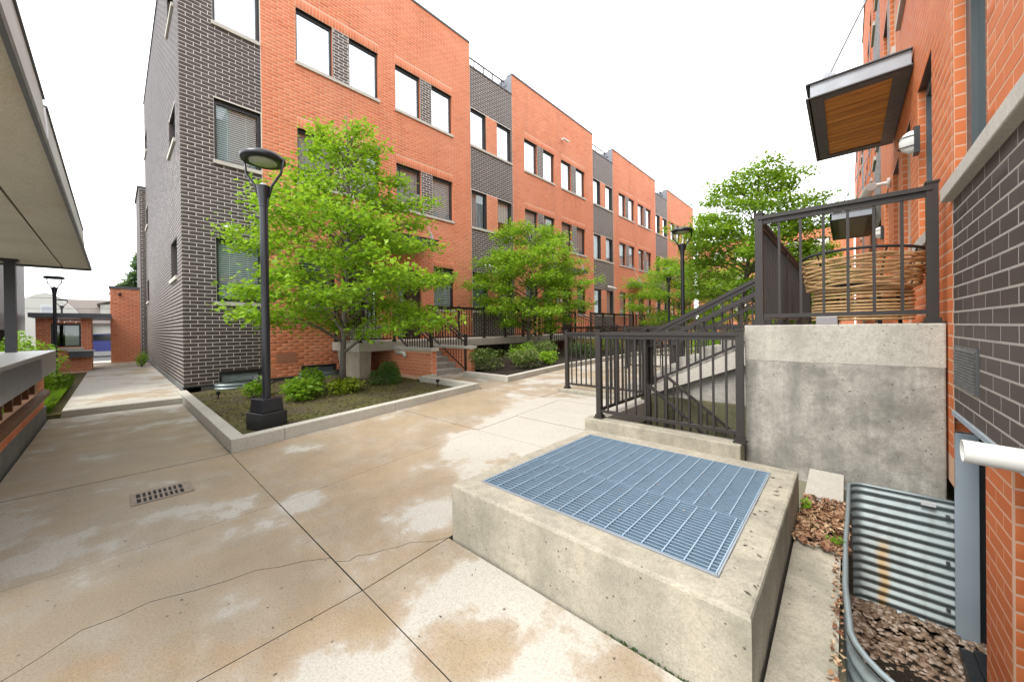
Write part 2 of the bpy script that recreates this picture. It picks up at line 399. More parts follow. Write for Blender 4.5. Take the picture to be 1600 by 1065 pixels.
# ------------------------------------------------------------------ mesh helpers
class MB:
    """Collects polygons; build() links them as one mesh object."""
    def __init__(self):
        self.v, self.f = [], []
    def poly(self, pts):
        b = len(self.v)
        self.v.extend(tuple(p) for p in pts)
        self.f.append(tuple(range(b, b + len(pts))))
    def box(self, x0, x1, y0, y1, z0, z1):
        self.hexa([(x0, y0, z0), (x1, y0, z0), (x1, y1, z0), (x0, y1, z0), (x0, y0, z1), (x1, y0, z1), (x1, y1, z1), (x0, y1, z1)])
        return self
    def hexa(self, p):
        b = len(self.v)
        self.v.extend(tuple(q) for q in p)
        for q in ((3, 2, 1, 0), (4, 5, 6, 7), (0, 1, 5, 4), (1, 2, 6, 5), (2, 3, 7, 6), (3, 0, 4, 7)):
            self.f.append(tuple(b + i for i in q))
        return self
    def bar(self, a, b_, w_, h_, up=(0, 0, 1)):
        """box bar from a to b, w_ wide sideways, h_ high"""
        a, b_ = Vector(a), Vector(b_)
        dr = (b_ - a).normalized()
        s = dr.cross(Vector(up))
        if s.length < 1e-4:
            s = Vector((1, 0, 0))
        s.normalize()
        u = s.cross(dr).normalized()
        s, u = s * w_ / 2, u * h_ / 2
        p = []
        for q in (a, b_):
            p += [q - s - u, q + s - u, q + s + u, q - s + u]
        b = len(self.v)
        self.v.extend(tuple(q) for q in p)
        for q in ((0, 1, 2, 3), (7, 6, 5, 4), (1, 0, 4, 5), (2, 1, 5, 6), (3, 2, 6, 7), (0, 3, 7, 4)):
            self.f.append(tuple(b + i for i in q))
        return self
    def prism(self, poly, z0, z1):
        """poly: ccw (x,y) list; z0,z1 numbers or functions of (x,y)"""
        f0 = z0 if callable(z0) else (lambda x, y: z0)
        f1 = z1 if callable(z1) else (lambda x, y: z1)
        n = len(poly)
        b = len(self.v)
        self.v.extend((x, y, f0(x, y)) for x, y in poly)
        self.v.extend((x, y, f1(x, y)) for x, y in poly)
        self.f.append(tuple(b + n + i for i in range(n)))
        self.f.append(tuple(b + n - 1 - i for i in range(n)))
        for i in range(n):
            j = (i + 1) % n
            self.f.append((b + i, b + j, b + n + j, b + n + i))
        return self
    def tube(self, pts, rad, n=8, caps=True):
        pts = [Vector(p) for p in pts]
        rads = rad if isinstance(rad, (list, tuple)) else [rad] * len(pts)
        b = len(self.v)
        prev = None
        for i, p in enumerate(pts):
            t = (pts[min(i + 1, len(pts) - 1)] - pts[max(i - 1, 0)]).normalized()
            if prev is None:
                a = Vector((0, 0, 1)) if abs(t.z) < 0.9 else Vector((1, 0, 0))
                u = t.cross(a).normalized()
            else:
                u = (prev - t * prev.dot(t)).normalized()
            prev = u
            v = t.cross(u)
            for q in range(n):
                an = 2 * math.pi * q / n
                self.v.append(tuple(p + (u * math.cos(an) + v * math.sin(an)) * rads[i]))
        for i in range(len(pts) - 1):
            for q in range(n):
                q2 = (q + 1) % n
                self.f.append((b + i * n + q, b + i * n + q2, b + (i + 1) * n + q2, b + (i + 1) * n + q))
        if caps:
            self.f.append(tuple(b + n - 1 - q for q in range(n)))
            e = b + (len(pts) - 1) * n
            self.f.append(tuple(e + q for q in range(n)))
        return self
    def lathe(self, c, prof, n=24):
        """prof: (radius, z) list from the bottom up, around vertical axis at c"""
        b = len(self.v)
        for rr, z in prof:
            for q in range(n):
                an = 2 * math.pi * q / n
                self.v.append((c[0] + rr * math.cos(an), c[1] + rr * math.sin(an), c[2] + z))
        for i in range(len(prof) - 1):
            for q in range(n):
                q2 = (q + 1) % n
                self.f.append((b + i * n + q, b + i * n + q2, b + (i + 1) * n + q2, b + (i + 1) * n + q))
        self.f.append(tuple(b + n - 1 - q for q in range(n)))
        e = b + (len(prof) - 1) * n
        self.f.append(tuple(e + q for q in range(n)))
        return self
    def build(self, name, mat, parent=None, smooth=False, bevel=0.0, **props):
        return link_mesh(name, np.array(self.v, dtype=np.float32).reshape(-1, 3), self.f, mat, parent, smooth, bevel, **props)

def world_loc(o):
    p = Vector(o.location)
    while o.parent:
        o = o.parent
        p += Vector(o.location)
    return p

def link_mesh(name, verts, faces, mat, parent=None, smooth=False, bevel=0.0, **props):
    me = bpy.data.meshes.new(name)
    if parent is not None:
        off = np.array(world_loc(parent), dtype=np.float32)
        org = np.zeros(3, dtype=np.float32)
        verts = verts - off
    else:
        org = np.array([(verts[:, 0].min() + verts[:, 0].max()) / 2, (verts[:, 1].min() + verts[:, 1].max()) / 2, verts[:, 2].min()], dtype=np.float32)
        verts = verts - org
    if isinstance(faces, np.ndarray):
        nf, k_ = faces.shape
        me.vertices.add(len(verts))
        me.vertices.foreach_set('co', verts.astype(np.float32).ravel())
        me.loops.add(nf * k_)
        me.loops.foreach_set('vertex_index', faces.astype(np.int32).ravel())
        me.polygons.add(nf)
        me.polygons.foreach_set('loop_start', np.arange(0, nf * k_, k_, dtype=np.int32))
        me.update(calc_edges=True)
        me.validate()
    else:
        me.from_pydata([tuple(map(float, p)) for p in verts], [], faces)
    if smooth:
        me.polygons.foreach_set('use_smooth', [True] * len(me.polygons))
    me.materials.append(MATS[mat] if isinstance(mat, str) else mat)
    o = bpy.data.objects.new(name, me)
    COL.objects.link(o)
    o.location = [float(x) for x in org]
    if parent is not None:
        o.parent = parent
    if bevel:
        md = o.modifiers.new('bevel', 'BEVEL')
        md.width = bevel; md.segments = 2; md.limit_method = 'ANGLE'
    for kk, vv in props.items():
        o[kk] = vv
    return o

def thing(name, label, cat, loc=(0, 0, 0), group=None):
    o = bpy.data.objects.new(name, None)
    o.empty_display_size = 0.2
    COL.objects.link(o)
    o.location = loc
    o['label'] = label; o['category'] = cat
    if group:
        o['group'] = group
    return o

def tag(o, label, cat, group=None):
    o['label'] = label; o['category'] = cat
    if group:
        o['group'] = group
    return o

def piece(proto, parent, loc, rot=None, scale=None):
    """another copy of a part, at a world place"""
    o = proto.copy()
    COL.objects.link(o)
    o.parent = parent
    o.location = Vector(loc) - world_loc(parent)
    if rot is not None:
        o.rotation_euler = rot
    if scale is not None:
        o.scale = scale
    return o

def part_at(name, mb, mat, parent, loc, smooth=False, bevel=0.0):
    """first piece of a repeated part: mesh in its own local coordinates"""
    me = bpy.data.meshes.new(name)
    me.from_pydata([tuple(map(float, p)) for p in mb.v], [], mb.f)
    if smooth:
        me.polygons.foreach_set('use_smooth', [True] * len(me.polygons))
    me.materials.append(MATS[mat])
    o = bpy.data.objects.new(name, me)
    COL.objects.link(o)
    o.parent = parent
    o.location = Vector(loc) - world_loc(parent)
    return o

def repeat(name, mb, mat, parent, locs, smooth=False, rots=None):
    p = None
    for i, l in enumerate(locs):
        if p is None:
            p = part_at(name, mb, mat, parent, l, smooth)
            o = p
        else:
            o = piece(p, parent, l)
        if rots:
            o.rotation_euler = rots[i]

def zg(y):
    return float(np.interp(y, [0.958, 5.2, 8.3, 12.0], [0.0, 0.25, 0.38, 0.42]))

# ------------------------------------------------------------------ ground, pavement, paths
def ground():
    xs = [-300, -60, -23.5, -10.06, -2.22, 0.0, 0.45, 0.9, 60, 300]
    ys = [-300, -40, 0.958, 1.9, 4.28, 5.2, 5.76, 8.3, 12, 60, 300]
    mb = MB()
    for i in range(len(xs) - 1):
        for j in range(len(ys) - 1):
            x0, x1, y0, y1 = xs[i], xs[i + 1], ys[j], ys[j + 1]
            if -2.22 <= x0 and x1 <= 0.45 and 4.28 <= y0 and y1 <= 5.76:
                continue                                   # stair pit
            if 0.0 <= x0 and x1 <= 0.9 and 1.9 <= y0 and y1 <= 4.28:
                continue                                   # window well
            mb.poly([(x0, y0, zg(y0) - 0.13), (x1, y0, zg(y0) - 0.13), (x1, y1, zg(y1) - 0.13), (x0, y1, zg(y1) - 0.13)])
    return mb.build('ground', 'ground_earth', kind='structure')
ground()

bed = MB().box(-10.06, -0.005, -0.8, 0.96, -0.12, -0.07).build('pavement', 'void_black', kind='structure')
def dark_sides(o):
    o.data.materials.append(MATS['joint_dirt'])
    for p in o.data.polygons:
        if abs(p.normal.z) < 0.5:
            p.material_index = 1
    return o
def slab(poly, mat='pavement', parent=bed, top=0.0, g=0.0029):
    cx = sum(p[0] for p in poly) / len(poly); cy = sum(p[1] for p in poly) / len(poly)
    q = []
    for x, y in poly:
        q.append((x - math.copysign(g, x - cx), y - math.copysign(g, y - cy)))
    jz = random.uniform(-0.0015, 0.0015)
    return dark_sides(MB().prism(q, lambda x, y: zg(y) - 0.1 + top, lambda x, y: zg(y) + top + jz).build('slab', mat, parent))
def rect(x0, x1, y0, y1):
    return [(x0, y0), (x1, y0), (x1, y1), (x0, y1)]
for x0, x1 in ((-10.05, -8.5), (-8.5, -6.92), (-6.92, -5.46)):
    slab(rect(x0, x1, -0.8, 0.955))
    slab(rect(x0, x1, -4.5, -0.8)) if x0 > -6.9 else None
slab(rect(-5.46, -3.57, -4.5, 0.958))
crA = [(-2.60, -4.5), (-2.61, -0.9), (-2.645, -0.352), (-2.70, -0.26), (-2.80, -0.13), (-2.79, 0.0), (-2.81, 0.12), (-2.74, 0.3), (-2.70, 0.45), (-2.685, 0.59), (-2.61, 0.70), (-2.56, 0.82), (-2.46, 0.958)]
crB = [(-2.40, 0.958), (-2.335, 1.02), (-2.345, 1.08), (-2.29, 1.14), (-2.26, 1.22), (-2.21, 1.30), (-2.19, 1.376), (-2.08, 1.48), (-2.02, 1.58)]
def shift(pts, dx):
    return [(x + dx, y) for x, y in pts]
def raw_slab(poly):
    return MB().prism(poly, lambda x, y: zg(y) - 0.1, lambda x, y: zg(y)).build('slab', 'pavement', bed) if False else dark_sides(MB().prism(poly, lambda x, y: zg(y) - 0.1, lambda x, y: zg(y)).build('slab', 'pavement', bed))
G = 0.0029
raw_slab([(-3.57 + G, -4.5)] + shift(crA, -0.0027)[:-1] + [(-2.463, 0.954), (-3.57 + G, 0.954)])
raw_slab(list(reversed(shift(crA, 0.0027)[1:-1])) + [(-2.60, -4.5), (-2.02 - G, -4.5), (-2.02 - G, 0.954), (-2.457, 0.954)])
slab(rect(-2.02, 0.0, -4.5, 0.958))
raw_slab([(-3.57 + G, 0.962)] + shift(crB, -0.0027)[:0] + [(-2.403, 0.962)] + shift(crB, -0.0027)[1:-1] + [(-2.02 - G, 1.585), (-2.02 - G, 3.3 - G), (-3.57 + G, 3.3 - G)])
raw_slab([(-2.397, 0.962), (-2.02 - G, 0.962), (-2.02 - G, 1.575)] + list(reversed(shift(crB, 0.0027)[1:-1])))
slab(rect(-2.02, -0.26, 0.958, 1.580))
slab(rect(-5.46, -3.57, 0.958, 3.3)); slab(rect(-5.46, -3.57, 3.3, 5.2))
slab(rect(-3.57, -2.02, 3.3, 4.07)); slab(rect(-3.57, -2.35, 4.07, 4.69)); slab(rect(-3.57, -2.35, 4.69, 5.2))
slab(rect(-2.02, -0.74, 3.45, 4.07))
for y0, y1 in ((5.2, 5.72),):
    for x0, x1 in ((-7.0, -5.47), (-5.47, -3.95), (-3.95, -2.35)):
        slab(rect(x0, x1, y0, y1))
slab(rect(-5.47, -3.95, 5.72, 8.3))
slab(rect(-7.0, -5.47, 5.72, 5.98))
slab(rect(-7.76, -7.0, 5.14, 6.58))
slab(rect(-3.95, -2.35, 5.96, 8.3))
for y0, y1 in ((8.3, 10.1), (10.1, 12.0)):
    slab(rect(-5.47, -3.2, y0, y1)); slab(rect(-3.2, -0.75, y0, y1))
for k_ in range(11):
    y0 = 12.0 + 2.6 * k_
    slab(rect(-5.47, -3.2, y0, y0 + 2.6)); slab(rect(-3.2, -0.75, y0, y0 + 2.6))
# strip east of the plinth
slab(rect(-0.25, -0.03, 1.0, 2.95), 'plinth_concrete', top=0.02)
slab(rect(-0.25, -0.022, 3.62, 4.27), 'curb_concrete', top=0.0)
MB().box(-0.255, 0.02, 2.95, 3.62, -0.1, zg(3.2) - 0.01).build('gravel_bed', 'dark_mulch', kind='structure')

# raised side path to the gate
side = MB().box(-40, -10.06, -0.66, 1.0, -0.12, 0.02).build('side_path', 'curb_concrete', kind='structure')
for x0, x1 in ((-10.56, -10.062), (-12.2, -10.56), (-13.9, -12.2), (-15.6, -13.9), (-17.3, -15.6), (-19.0, -17.3), (-20.7, -19.0), (-24.0, -20.7)):
    MB().box(x0 + 0.004, x1 - 0.004, -0.65, 1.06, 0.021, 0.114).build('slab', 'curb_concrete' if x1 > -10.1 else 'pavement', side)
MB().box(-300, -26.5, -60, 60, -0.1, 0.06).build('road', 'asphalt', kind='structure')
MB().box(-26.5, -24.9, -30, 30, -0.08, 0.115).build('pavement_far', 'curb_concrete', kind='structure')

# ------------------------------------------------------------------ brick walls
BL, BH, J = 0.267, 0.089, 0.0125
def clip_iv(iv, cuts):
    res = [iv]
    for a, b in cuts:
        nr = []
        for p, q in res:
            if b <= p or a >= q:
                nr.append((p, q))
            else:
                if a > p: nr.append((p, a))
                if b < q: nr.append((b, q))
        res = nr
    return res

def course_bricks(u0, u1, z0, z1, holes, phase=0.0, soldiers=False):
    """rectangles (u0,u1,z0,z1) of the bricks of one wall field"""
    res = []
    n = int(round((z1 - z0) / BH))
    h = (z1 - z0) / max(1, n)
    for k_ in range(n):
        a, b = z0 + k_ * h, z0 + (k_ + 1) * h
        zc = (a + b) / 2
        cuts = [(p, q) for p, q, r_, s in holes if r_ < zc < s]
        off = phase + (0.5 if k_ % 2 else 0.0)
        m0 = math.floor((u0) / BL - off) - 1
        m1 = math.ceil(u1 / BL - off) + 1
        for m in range(m0, m1):
            p, q = (m + off) * BL, (m + 1 + off) * BL
            p, q = max(p, u0), min(q, u1)
            if q - p < 0.03:
                continue
            for s, t in clip_iv((p, q), cuts):
                if t - s > 0.035:
                    res.append((s + J / 2, t - J / 2, a + J / 2, b - J / 2))
    return res

def soldier_bricks(u0, u1, z0, z1):
    n = max(1, int(round((u1 - u0) / BH)))
    w_ = (u1 - u0) / n
    return [(u0 + i * w_ + J / 2, u0 + (i + 1) * w_ - J / 2, z0 + J / 2, z1 - J / 2) for i in range(n)]

def bricks_mesh(name, rects, face, mat, parent, proud=0.003):
    """face(u, z, n) -> xyz; all given bricks as one mesh (kind stuff)"""
    R = np.array(rects, dtype=np.float64)
    N = len(R)
    jit = rng.uniform(-0.0008, 0.0008, N)
    V = np.zeros((N, 8, 3))
    e = 0.004
    us = (R[:, 0], R[:, 1], R[:, 1], R[:, 0]); zs = (R[:, 2], R[:, 2], R[:, 3], R[:, 3])
    us2 = (R[:, 0] + e, R[:, 1] - e, R[:, 1] - e, R[:, 0] + e); zs2 = (R[:, 2] + e, R[:, 2] + e, R[:, 3] - e, R[:, 3] - e)
    for i in range(4):
        V[:, i] = np.stack(face(us[i], zs[i], np.zeros(N)), 1)
        V[:, 4 + i] = np.stack(face(us2[i], zs2[i], np.full(N, proud) + jit), 1)
    base = (np.arange(N) * 8)[:, None, None]
    Fq = np.array([[4, 5, 6, 7], [0, 1, 5, 4], [1, 2, 6, 5], [2, 3, 7, 6], [3, 0, 4, 7]])[None]
    F = (base + Fq).reshape(-1, 4)
    # wind outward
    a = np.array(face(0.0, 0.0, 0.0)); nn = np.array(face(0.0, 0.0, 1.0)) - a
    p = V[0]; cr_ = np.cross(p[5] - p[4], p[6] - p[4])
    if np.dot(cr_, nn) < 0:
        F = F[:, ::-1]
    return link_mesh(name, V.reshape(-1, 3), np.ascontiguousarray(F), mat, parent, kind='stuff')

BRICK_CACHE = {}
def brick_objects(rects_mats, face, parent, proud=0.0035):
    """single bricks as parts, sharing meshes between equal sizes"""
    for (u0, u1, z0, z1), mat in rects_mats:
        w_, h = round(u1 - u0, 3), round(z1 - z0, 3)
        a = np.array(face(0.0, 0.0, 0.0)); du = np.array(face(1.0, 0.0, 0.0)) - a; dn = np.array(face(0.0, 0.0, 1.0)) - a
        key = (w_, h, mat, proud, tuple(np.round(du, 2)), tuple(np.round(dn, 2)))
        me = BRICK_CACHE.get(key)
        if me is None:
            me = bpy.data.meshes.new('brick')
            e = 0.0025
            P = []
            for (x, z, n_) in ((0, 0, 0), (w_, 0, 0), (w_, h, 0), (0, h, 0)):
                P.append(du * x + np.array((0, 0, z)) + dn * n_)
            for (x, z) in ((0, 0), (w_, 0), (w_, h), (0, h)):
                sx = e if x == 0 else -e; sz = e if z == 0 else -e
                P.append(du * x + np.array((0, 0, z + 0)) + dn * (proud * 0.5))
            for (x, z) in ((e, e), (w_ - e, e), (w_ - e, h - e), (e, h - e)):
                P.append(du * x + np.array((0, 0, z)) + dn * proud)
            Fs = [(8, 9, 10, 11)]
            for s in (0, 4):
                for i in range(4):
                    j = (i + 1) % 4
                    Fs.append((s + i, s + j, s + 4 + j, s + 4 + i))
            c_ = np.cross(P[9] - P[8], P[10] - P[8])
            if np.dot(c_, dn) < 0:
                Fs = [tuple(reversed(q)) for q in Fs]
            me.from_pydata([tuple(map(float, p)) for p in P], [], Fs)
            me.materials.append(MATS[mat])
            BRICK_CACHE[key] = me
        o = bpy.data.objects.new('brick', me)
        COL.objects.link(o)
        o.parent = parent
        o.location = Vector([float(q) for q in face(u0, z0, random.uniform(-0.0003, 0.0003))]) - world_loc(parent)

def cam_px(p):
    q = ROWS @ (Vector(p) - Vector(EYE))
    if q.z < 0.15:
        return None
    return 783.6 + 571.45 * q.x / q.z, 514.6 + 571.45 * q.y / q.z, q.z

def lay_bricks(parent, jobs, singles=300, stuff_name='brick_courses', minpx=8.0, proud=0.0032):
    """jobs: list of (rects, face, mat). The largest in the picture become parts, the rest one part per colour."""
    allb = []
    for ji, (rects, face, mat) in enumerate(jobs):
        for r_ in rects:
            size = 0
            if singles:
                a = cam_px(face(r_[0], r_[2], 0.0)); b = cam_px(face(r_[1], r_[3], 0.0))
                if a and b and -5 < (a[0] + b[0]) / 2 < 1605 and -5 < (a[1] + b[1]) / 2 < 1070:
                    dx, dy = abs(a[0] - b[0]), abs(a[1] - b[1])
                    size = math.hypot(dx, dy)
                    # area counts: thin slivers at grazing angles last
                    size = min(size, 3 * math.sqrt(max(0.0, dx * dy)) + 1)
            allb.append((size, ji, r_))
    allb.sort(key=lambda t: -t[0])
    single = [t for t in allb[:singles] if t[0] > minpx]
    rest = allb[len(single):]
    for ji, (rects, face, mat) in enumerate(jobs):
        s = [(t[2], mat) for t in single if t[1] == ji]
        if s:
            brick_objects(s, face, parent, proud)
        q = [t[2] for t in rest if t[1] == ji]
        if q:
            bricks_mesh(stuff_name, q, face, mat, parent, proud)

def wall_sheet(u0, u1, z0, z1, holes, face, depth, parent=None, jm=None):
    """mortar face with openings and their reveals"""
    mb, jb_, hd_ = MB(), MB(), MB()
    us = sorted({u0, u1} | {x for h in holes for x in h[:2] if u0 < x < u1})
    zs = sorted({z0, z1} | {x for h in holes for x in h[2:] if z0 < x < z1})
    for i in range(len(us) - 1):
        for j in range(len(zs) - 1):
            uc, zc = (us[i] + us[i + 1]) / 2, (zs[j] + zs[j + 1]) / 2
            if any(h[0] < uc < h[1] and h[2] < zc < h[3] for h in holes):
                continue
            mb.poly([face(us[i], zs[j], 0), face(us[i + 1], zs[j], 0), face(us[i + 1], zs[j + 1], 0), face(us[i], zs[j + 1], 0)])
    for a, b, c_, d_ in holes:
        a2, b2, c2, d2 = max(a, u0), min(b, u1), max(c_, z0), min(d_, z1)
        if a2 >= b2 or c2 >= d2:
            continue
        for (p, q, m_) in (((a2, c2), (b2, c2), 0), ((b2, c2), (b2, d2), 0), ((b2, d2), (a2, d2), 1), ((a2, d2), (a2, c2), 0)):
            tgt = mb if parent is None else (jb_ if m_ == 0 else hd_)
            tgt.poly([face(p[0], p[1], 0), face(q[0], q[1], 0), face(q[0], q[1], -depth), face(p[0], p[1], -depth)])
    if parent is not None:
        if jb_.f: jb_.build('jamb', jm, parent, kind='stuff')
        if hd_.f: hd_.build('lintel', 'window_frame', parent, kind='stuff')  # steel heads; the shade under them is put into this dark colour
    return mb

def fbox(face, u0, u1, z0, z1, n0, n1, mb=None):
    mb = mb or MB()
    mb.hexa([face(u0, z0, n0), face(u1, z0, n0), face(u1, z0, n1), face(u0, z0, n1), face(u0, z1, n0), face(u1, z1, n0), face(u1, z1, n1), face(u0, z1, n1)])
    return mb

def window(parent, face, u0, u1, z0, z1, glass='glass', blind=None, rec=0.085, sill=None, frame='window_frame', fw=0.05, head=True, slat=0.05):
    """a window set in its opening: frame > pane; blind; dark room behind"""
    mb = MB()
    fbox(face, u0, u0 + fw, z0, z1, -rec - 0.06, -rec, mb); fbox(face, u1 - fw, u1, z0, z1, -rec - 0.06, -rec, mb)
    fbox(face, u0 + fw, u1 - fw, z0, z0 + fw, -rec - 0.06, -rec, mb); fbox(face, u0 + fw, u1 - fw, z1 - fw * (1.6 if head else 1), z1, -rec - 0.06, -rec, mb)
    fr = mb.build('window_frame', frame, parent)
    fbox(face, u0 + fw, u1 - fw, z0 + fw, z1 - fw, -rec - 0.045, -rec - 0.03).build('pane', glass, fr)
    rm = MB()
    d0, d1 = -rec - 0.061, -rec - 0.62
    c_ = [(u0, z0), (u1, z0), (u1, z1), (u0, z1)]
    rm.poly([face(u, z, d1) for u, z in c_])
    for i in range(4):
        p, q = c_[i], c_[(i + 1) % 4]
        rm.poly([face(*p, d0), face(*q, d0), face(*q, d1), face(*p, d1)])
    rm.build('room_behind', 'interior_dark', parent)
    if blind:
        bm_ = MB()
        kind_, mat, low = blind
        zb = z0 + fw + (z1 - z0) * low
        if kind_ == 'slats':
            n = int((z1 - fw - zb) / slat)
            for i in range(n):
                zz = z1 - fw - (i + 0.5) * slat
                fbox(face, u0 + fw + 0.01, u1 - fw - 0.01, zz - slat * 0.30, zz + slat * 0.30, -rec - 0.10, -rec - 0.09, bm_)
            for uu in (u0 + (u1 - u0) * 0.3, u0 + (u1 - u0) * 0.7):
                fbox(face, uu - 0.006, uu + 0.006, zb, z1 - fw, -rec - 0.088, -rec - 0.085, bm_)
        else:
            n = 9
            for i in range(n):      # folds of a curtain or roller shade
                ua = u0 + fw + (u1 - u0 - 2 * fw) * i / n; ub = u0 + fw + (u1 - u0 - 2 * fw) * (i + 1) / n
                dz = 0.02 if i % 2 else 0.0
                fbox(face, ua, ub, zb, z1 - fw, -rec - 0.12 - dz, -rec - 0.11 - dz, bm_)
        bm_.build('window_blind', mat, parent, kind='stuff')
    if sill:
        fbox(face, sill[0], sill[1], z0 - 0.095, z0 - 0.003, -0.09, 0.05).build('window_sill', 'stone_sill', parent, bevel=0.006)
    return fr

def door(parent, face, u0, u1, z0, z1, side_light=0, rec=0.09):
    mb = MB()
    fw = 0.05
    for a, b, c_, d_ in ((u0, u0 + fw, z0, z1), (u1 - fw, u1, z0, z1), (u0 + fw, u1 - fw, z1 - fw, z1)):
        fbox(face, a, b, c_, d_, -rec - 0.08, -rec, mb)
    fr = mb.build('door_frame', 'door_brown', parent)
    if side_light > 0:
        s0, s1, dl0, dl1 = u0 + fw, u0 + fw + 0.3, u0 + fw + 0.35, u1 - fw
    else:
        s0, s1, dl0, dl1 = u1 - fw - 0.3, u1 - fw, u0 + fw, u1 - fw - 0.35
    lf = MB()
    fbox(face, dl0, dl1, z0, z1 - fw, -rec - 0.07, -rec - 0.03, lf)
    for zz in (0.25, 0.95, 1.65):
        fbox(face, dl0 + 0.08, dl1 - 0.08, z0 + zz, z0 + zz + 0.55, -rec - 0.03, -rec - 0.022, lf)
    lo = lf.build('door', 'door_brown', parent)
    hu = dl1 - 0.07 if side_light > 0 else dl0 + 0.07
    fbox(face, hu - 0.02, hu + 0.02, z0 + 0.95, z0 + 1.12, -rec - 0.03, -rec + 0.03).build('handle', 'galvanised', lo)
    fbox(face, s0, s1, z0 + 0.08, z1 - fw, -rec - 0.05, -rec - 0.04).build('side_light', 'glass', parent)
    fbox(face, s0, s1, z0 + 0.08, z1 - fw, -rec - 0.12, -rec - 0.11).build('side_curtain', 'blind_grey', parent)
    rm = MB(); fbox(face, u0, u1, z0, z1, -rec - 0.5, -rec - 0.2, rm)
    rm.build('room_behind', 'interior_dark', parent)

X0 = -10.9
def F_left(u, z, n):           # facade facing +X; u = Y
    return (X0 + n, u, z) if not isinstance(u, np.ndarray) else (X0 + n, u, z)
def F_end(u, z, n):            # end wall facing -Y; u = X
    return (u, 1.073 - n, z)
XR = 0.556
def F_right(u, z, n):          # east building, facing -X; u = Y
    return (XR - n, u, z)

ZL = [(2.2, 3.75), (5.57, 7.05), (8.85, 10.33)]
ZTOP, ZTOPD, ZBASE = 12.86, 11.96, 0.25
def canopy(parent_name, label, face, u0, u1, z0, z1, reach, n_in=0.0, boards=True, cable_u=None, group=None, soffit='cedar'):
    t = thing(parent_name, label, 'canopy', face((u0 + u1) / 2, z0, reach / 2), group)
    t_ = 0.03
    # two steel channels, front channel and back channel, each with web and flanges
    def chan(name, a0, a1, b0, b1, mat):
        fbox(face, a0, a1, z0, z1, b0, b1).build(name, mat, t)
    chan('steel_channel', u0 + 0.03, u0 + 0.045, n_in + 0.02, reach - 0.03, 'steel_channel')
    chan('steel_channel', u1 - 0.045, u1 - 0.03, n_in + 0.02, reach - 0.03, 'steel_channel')
    chan('front_channel', u0 + 0.03, u1 - 0.03, reach - 0.045, reach - 0.03, 'dark_steel')
    for zz in (z0, z1 - 0.012):
        fr = MB()
        for a0, a1, b0, b1 in ((u0, u0 + 0.17, n_in + 0.01, reach), (u1 - 0.17, u1, n_in + 0.01, reach), (u0 + 0.17, u1 - 0.17, reach - 0.17, reach), (u0 + 0.17, u1 - 0.17, n_in + 0.01, n_in + 0.15)):
            fbox(face, a0, a1, zz, zz + 0.012, b0, b1, fr)
        fr.build('flange_frame', 'dark_steel', t)
    fbox(face, u0 + 0.05, u1 - 0.05, z1 - 0.04, z1 - 0.014, n_in + 0.02, reach - 0.05).build('roof_sheet', 'dark_steel', t)
    if boards:
        a, b = u0 + 0.17, u1 - 0.17
        nb = int((b - a) / 0.13)
        bw = (b - a) / nb
        for i in range(nb):
            dz = random.uniform(-0.002, 0.002)
            fbox(face, a + i * bw + 0.007, a + (i + 1) * bw - 0.007, z0 + 0.016 + dz, z0 + 0.034 + dz, n_in + 0.15, reach - 0.17).build('board', soffit, t)
    else:
        fbox(face, u0 + 0.17, u1 - 0.17, z0 + 0.014, z0 + 0.03, n_in + 0.15, reach - 0.17).build('soffit_panel', 'panel_grey', t)
    for cu in (cable_u or []):
        p = Vector(face(cu, z1, reach - 0.13)); q = Vector(face(cu, z1 + 1.65, n_in + 0.03))
        MB().tube([p + (q - p) * 0.09, q], 0.011, 8).build('tie_cable', 'galvanised', t)
        br = MB(); br.bar(p, p + (q - p) * 0.13, 0.02, 0.11, up=face(0, 1, 0)); br.build('cable_bracket', 'steel_channel', t)
        fbox(face, cu - 0.05, cu + 0.05, z1 + 1.6, z1 + 1.72, 0.009, 0.03).build('wall_plate', 'steel_channel', t)
    return t

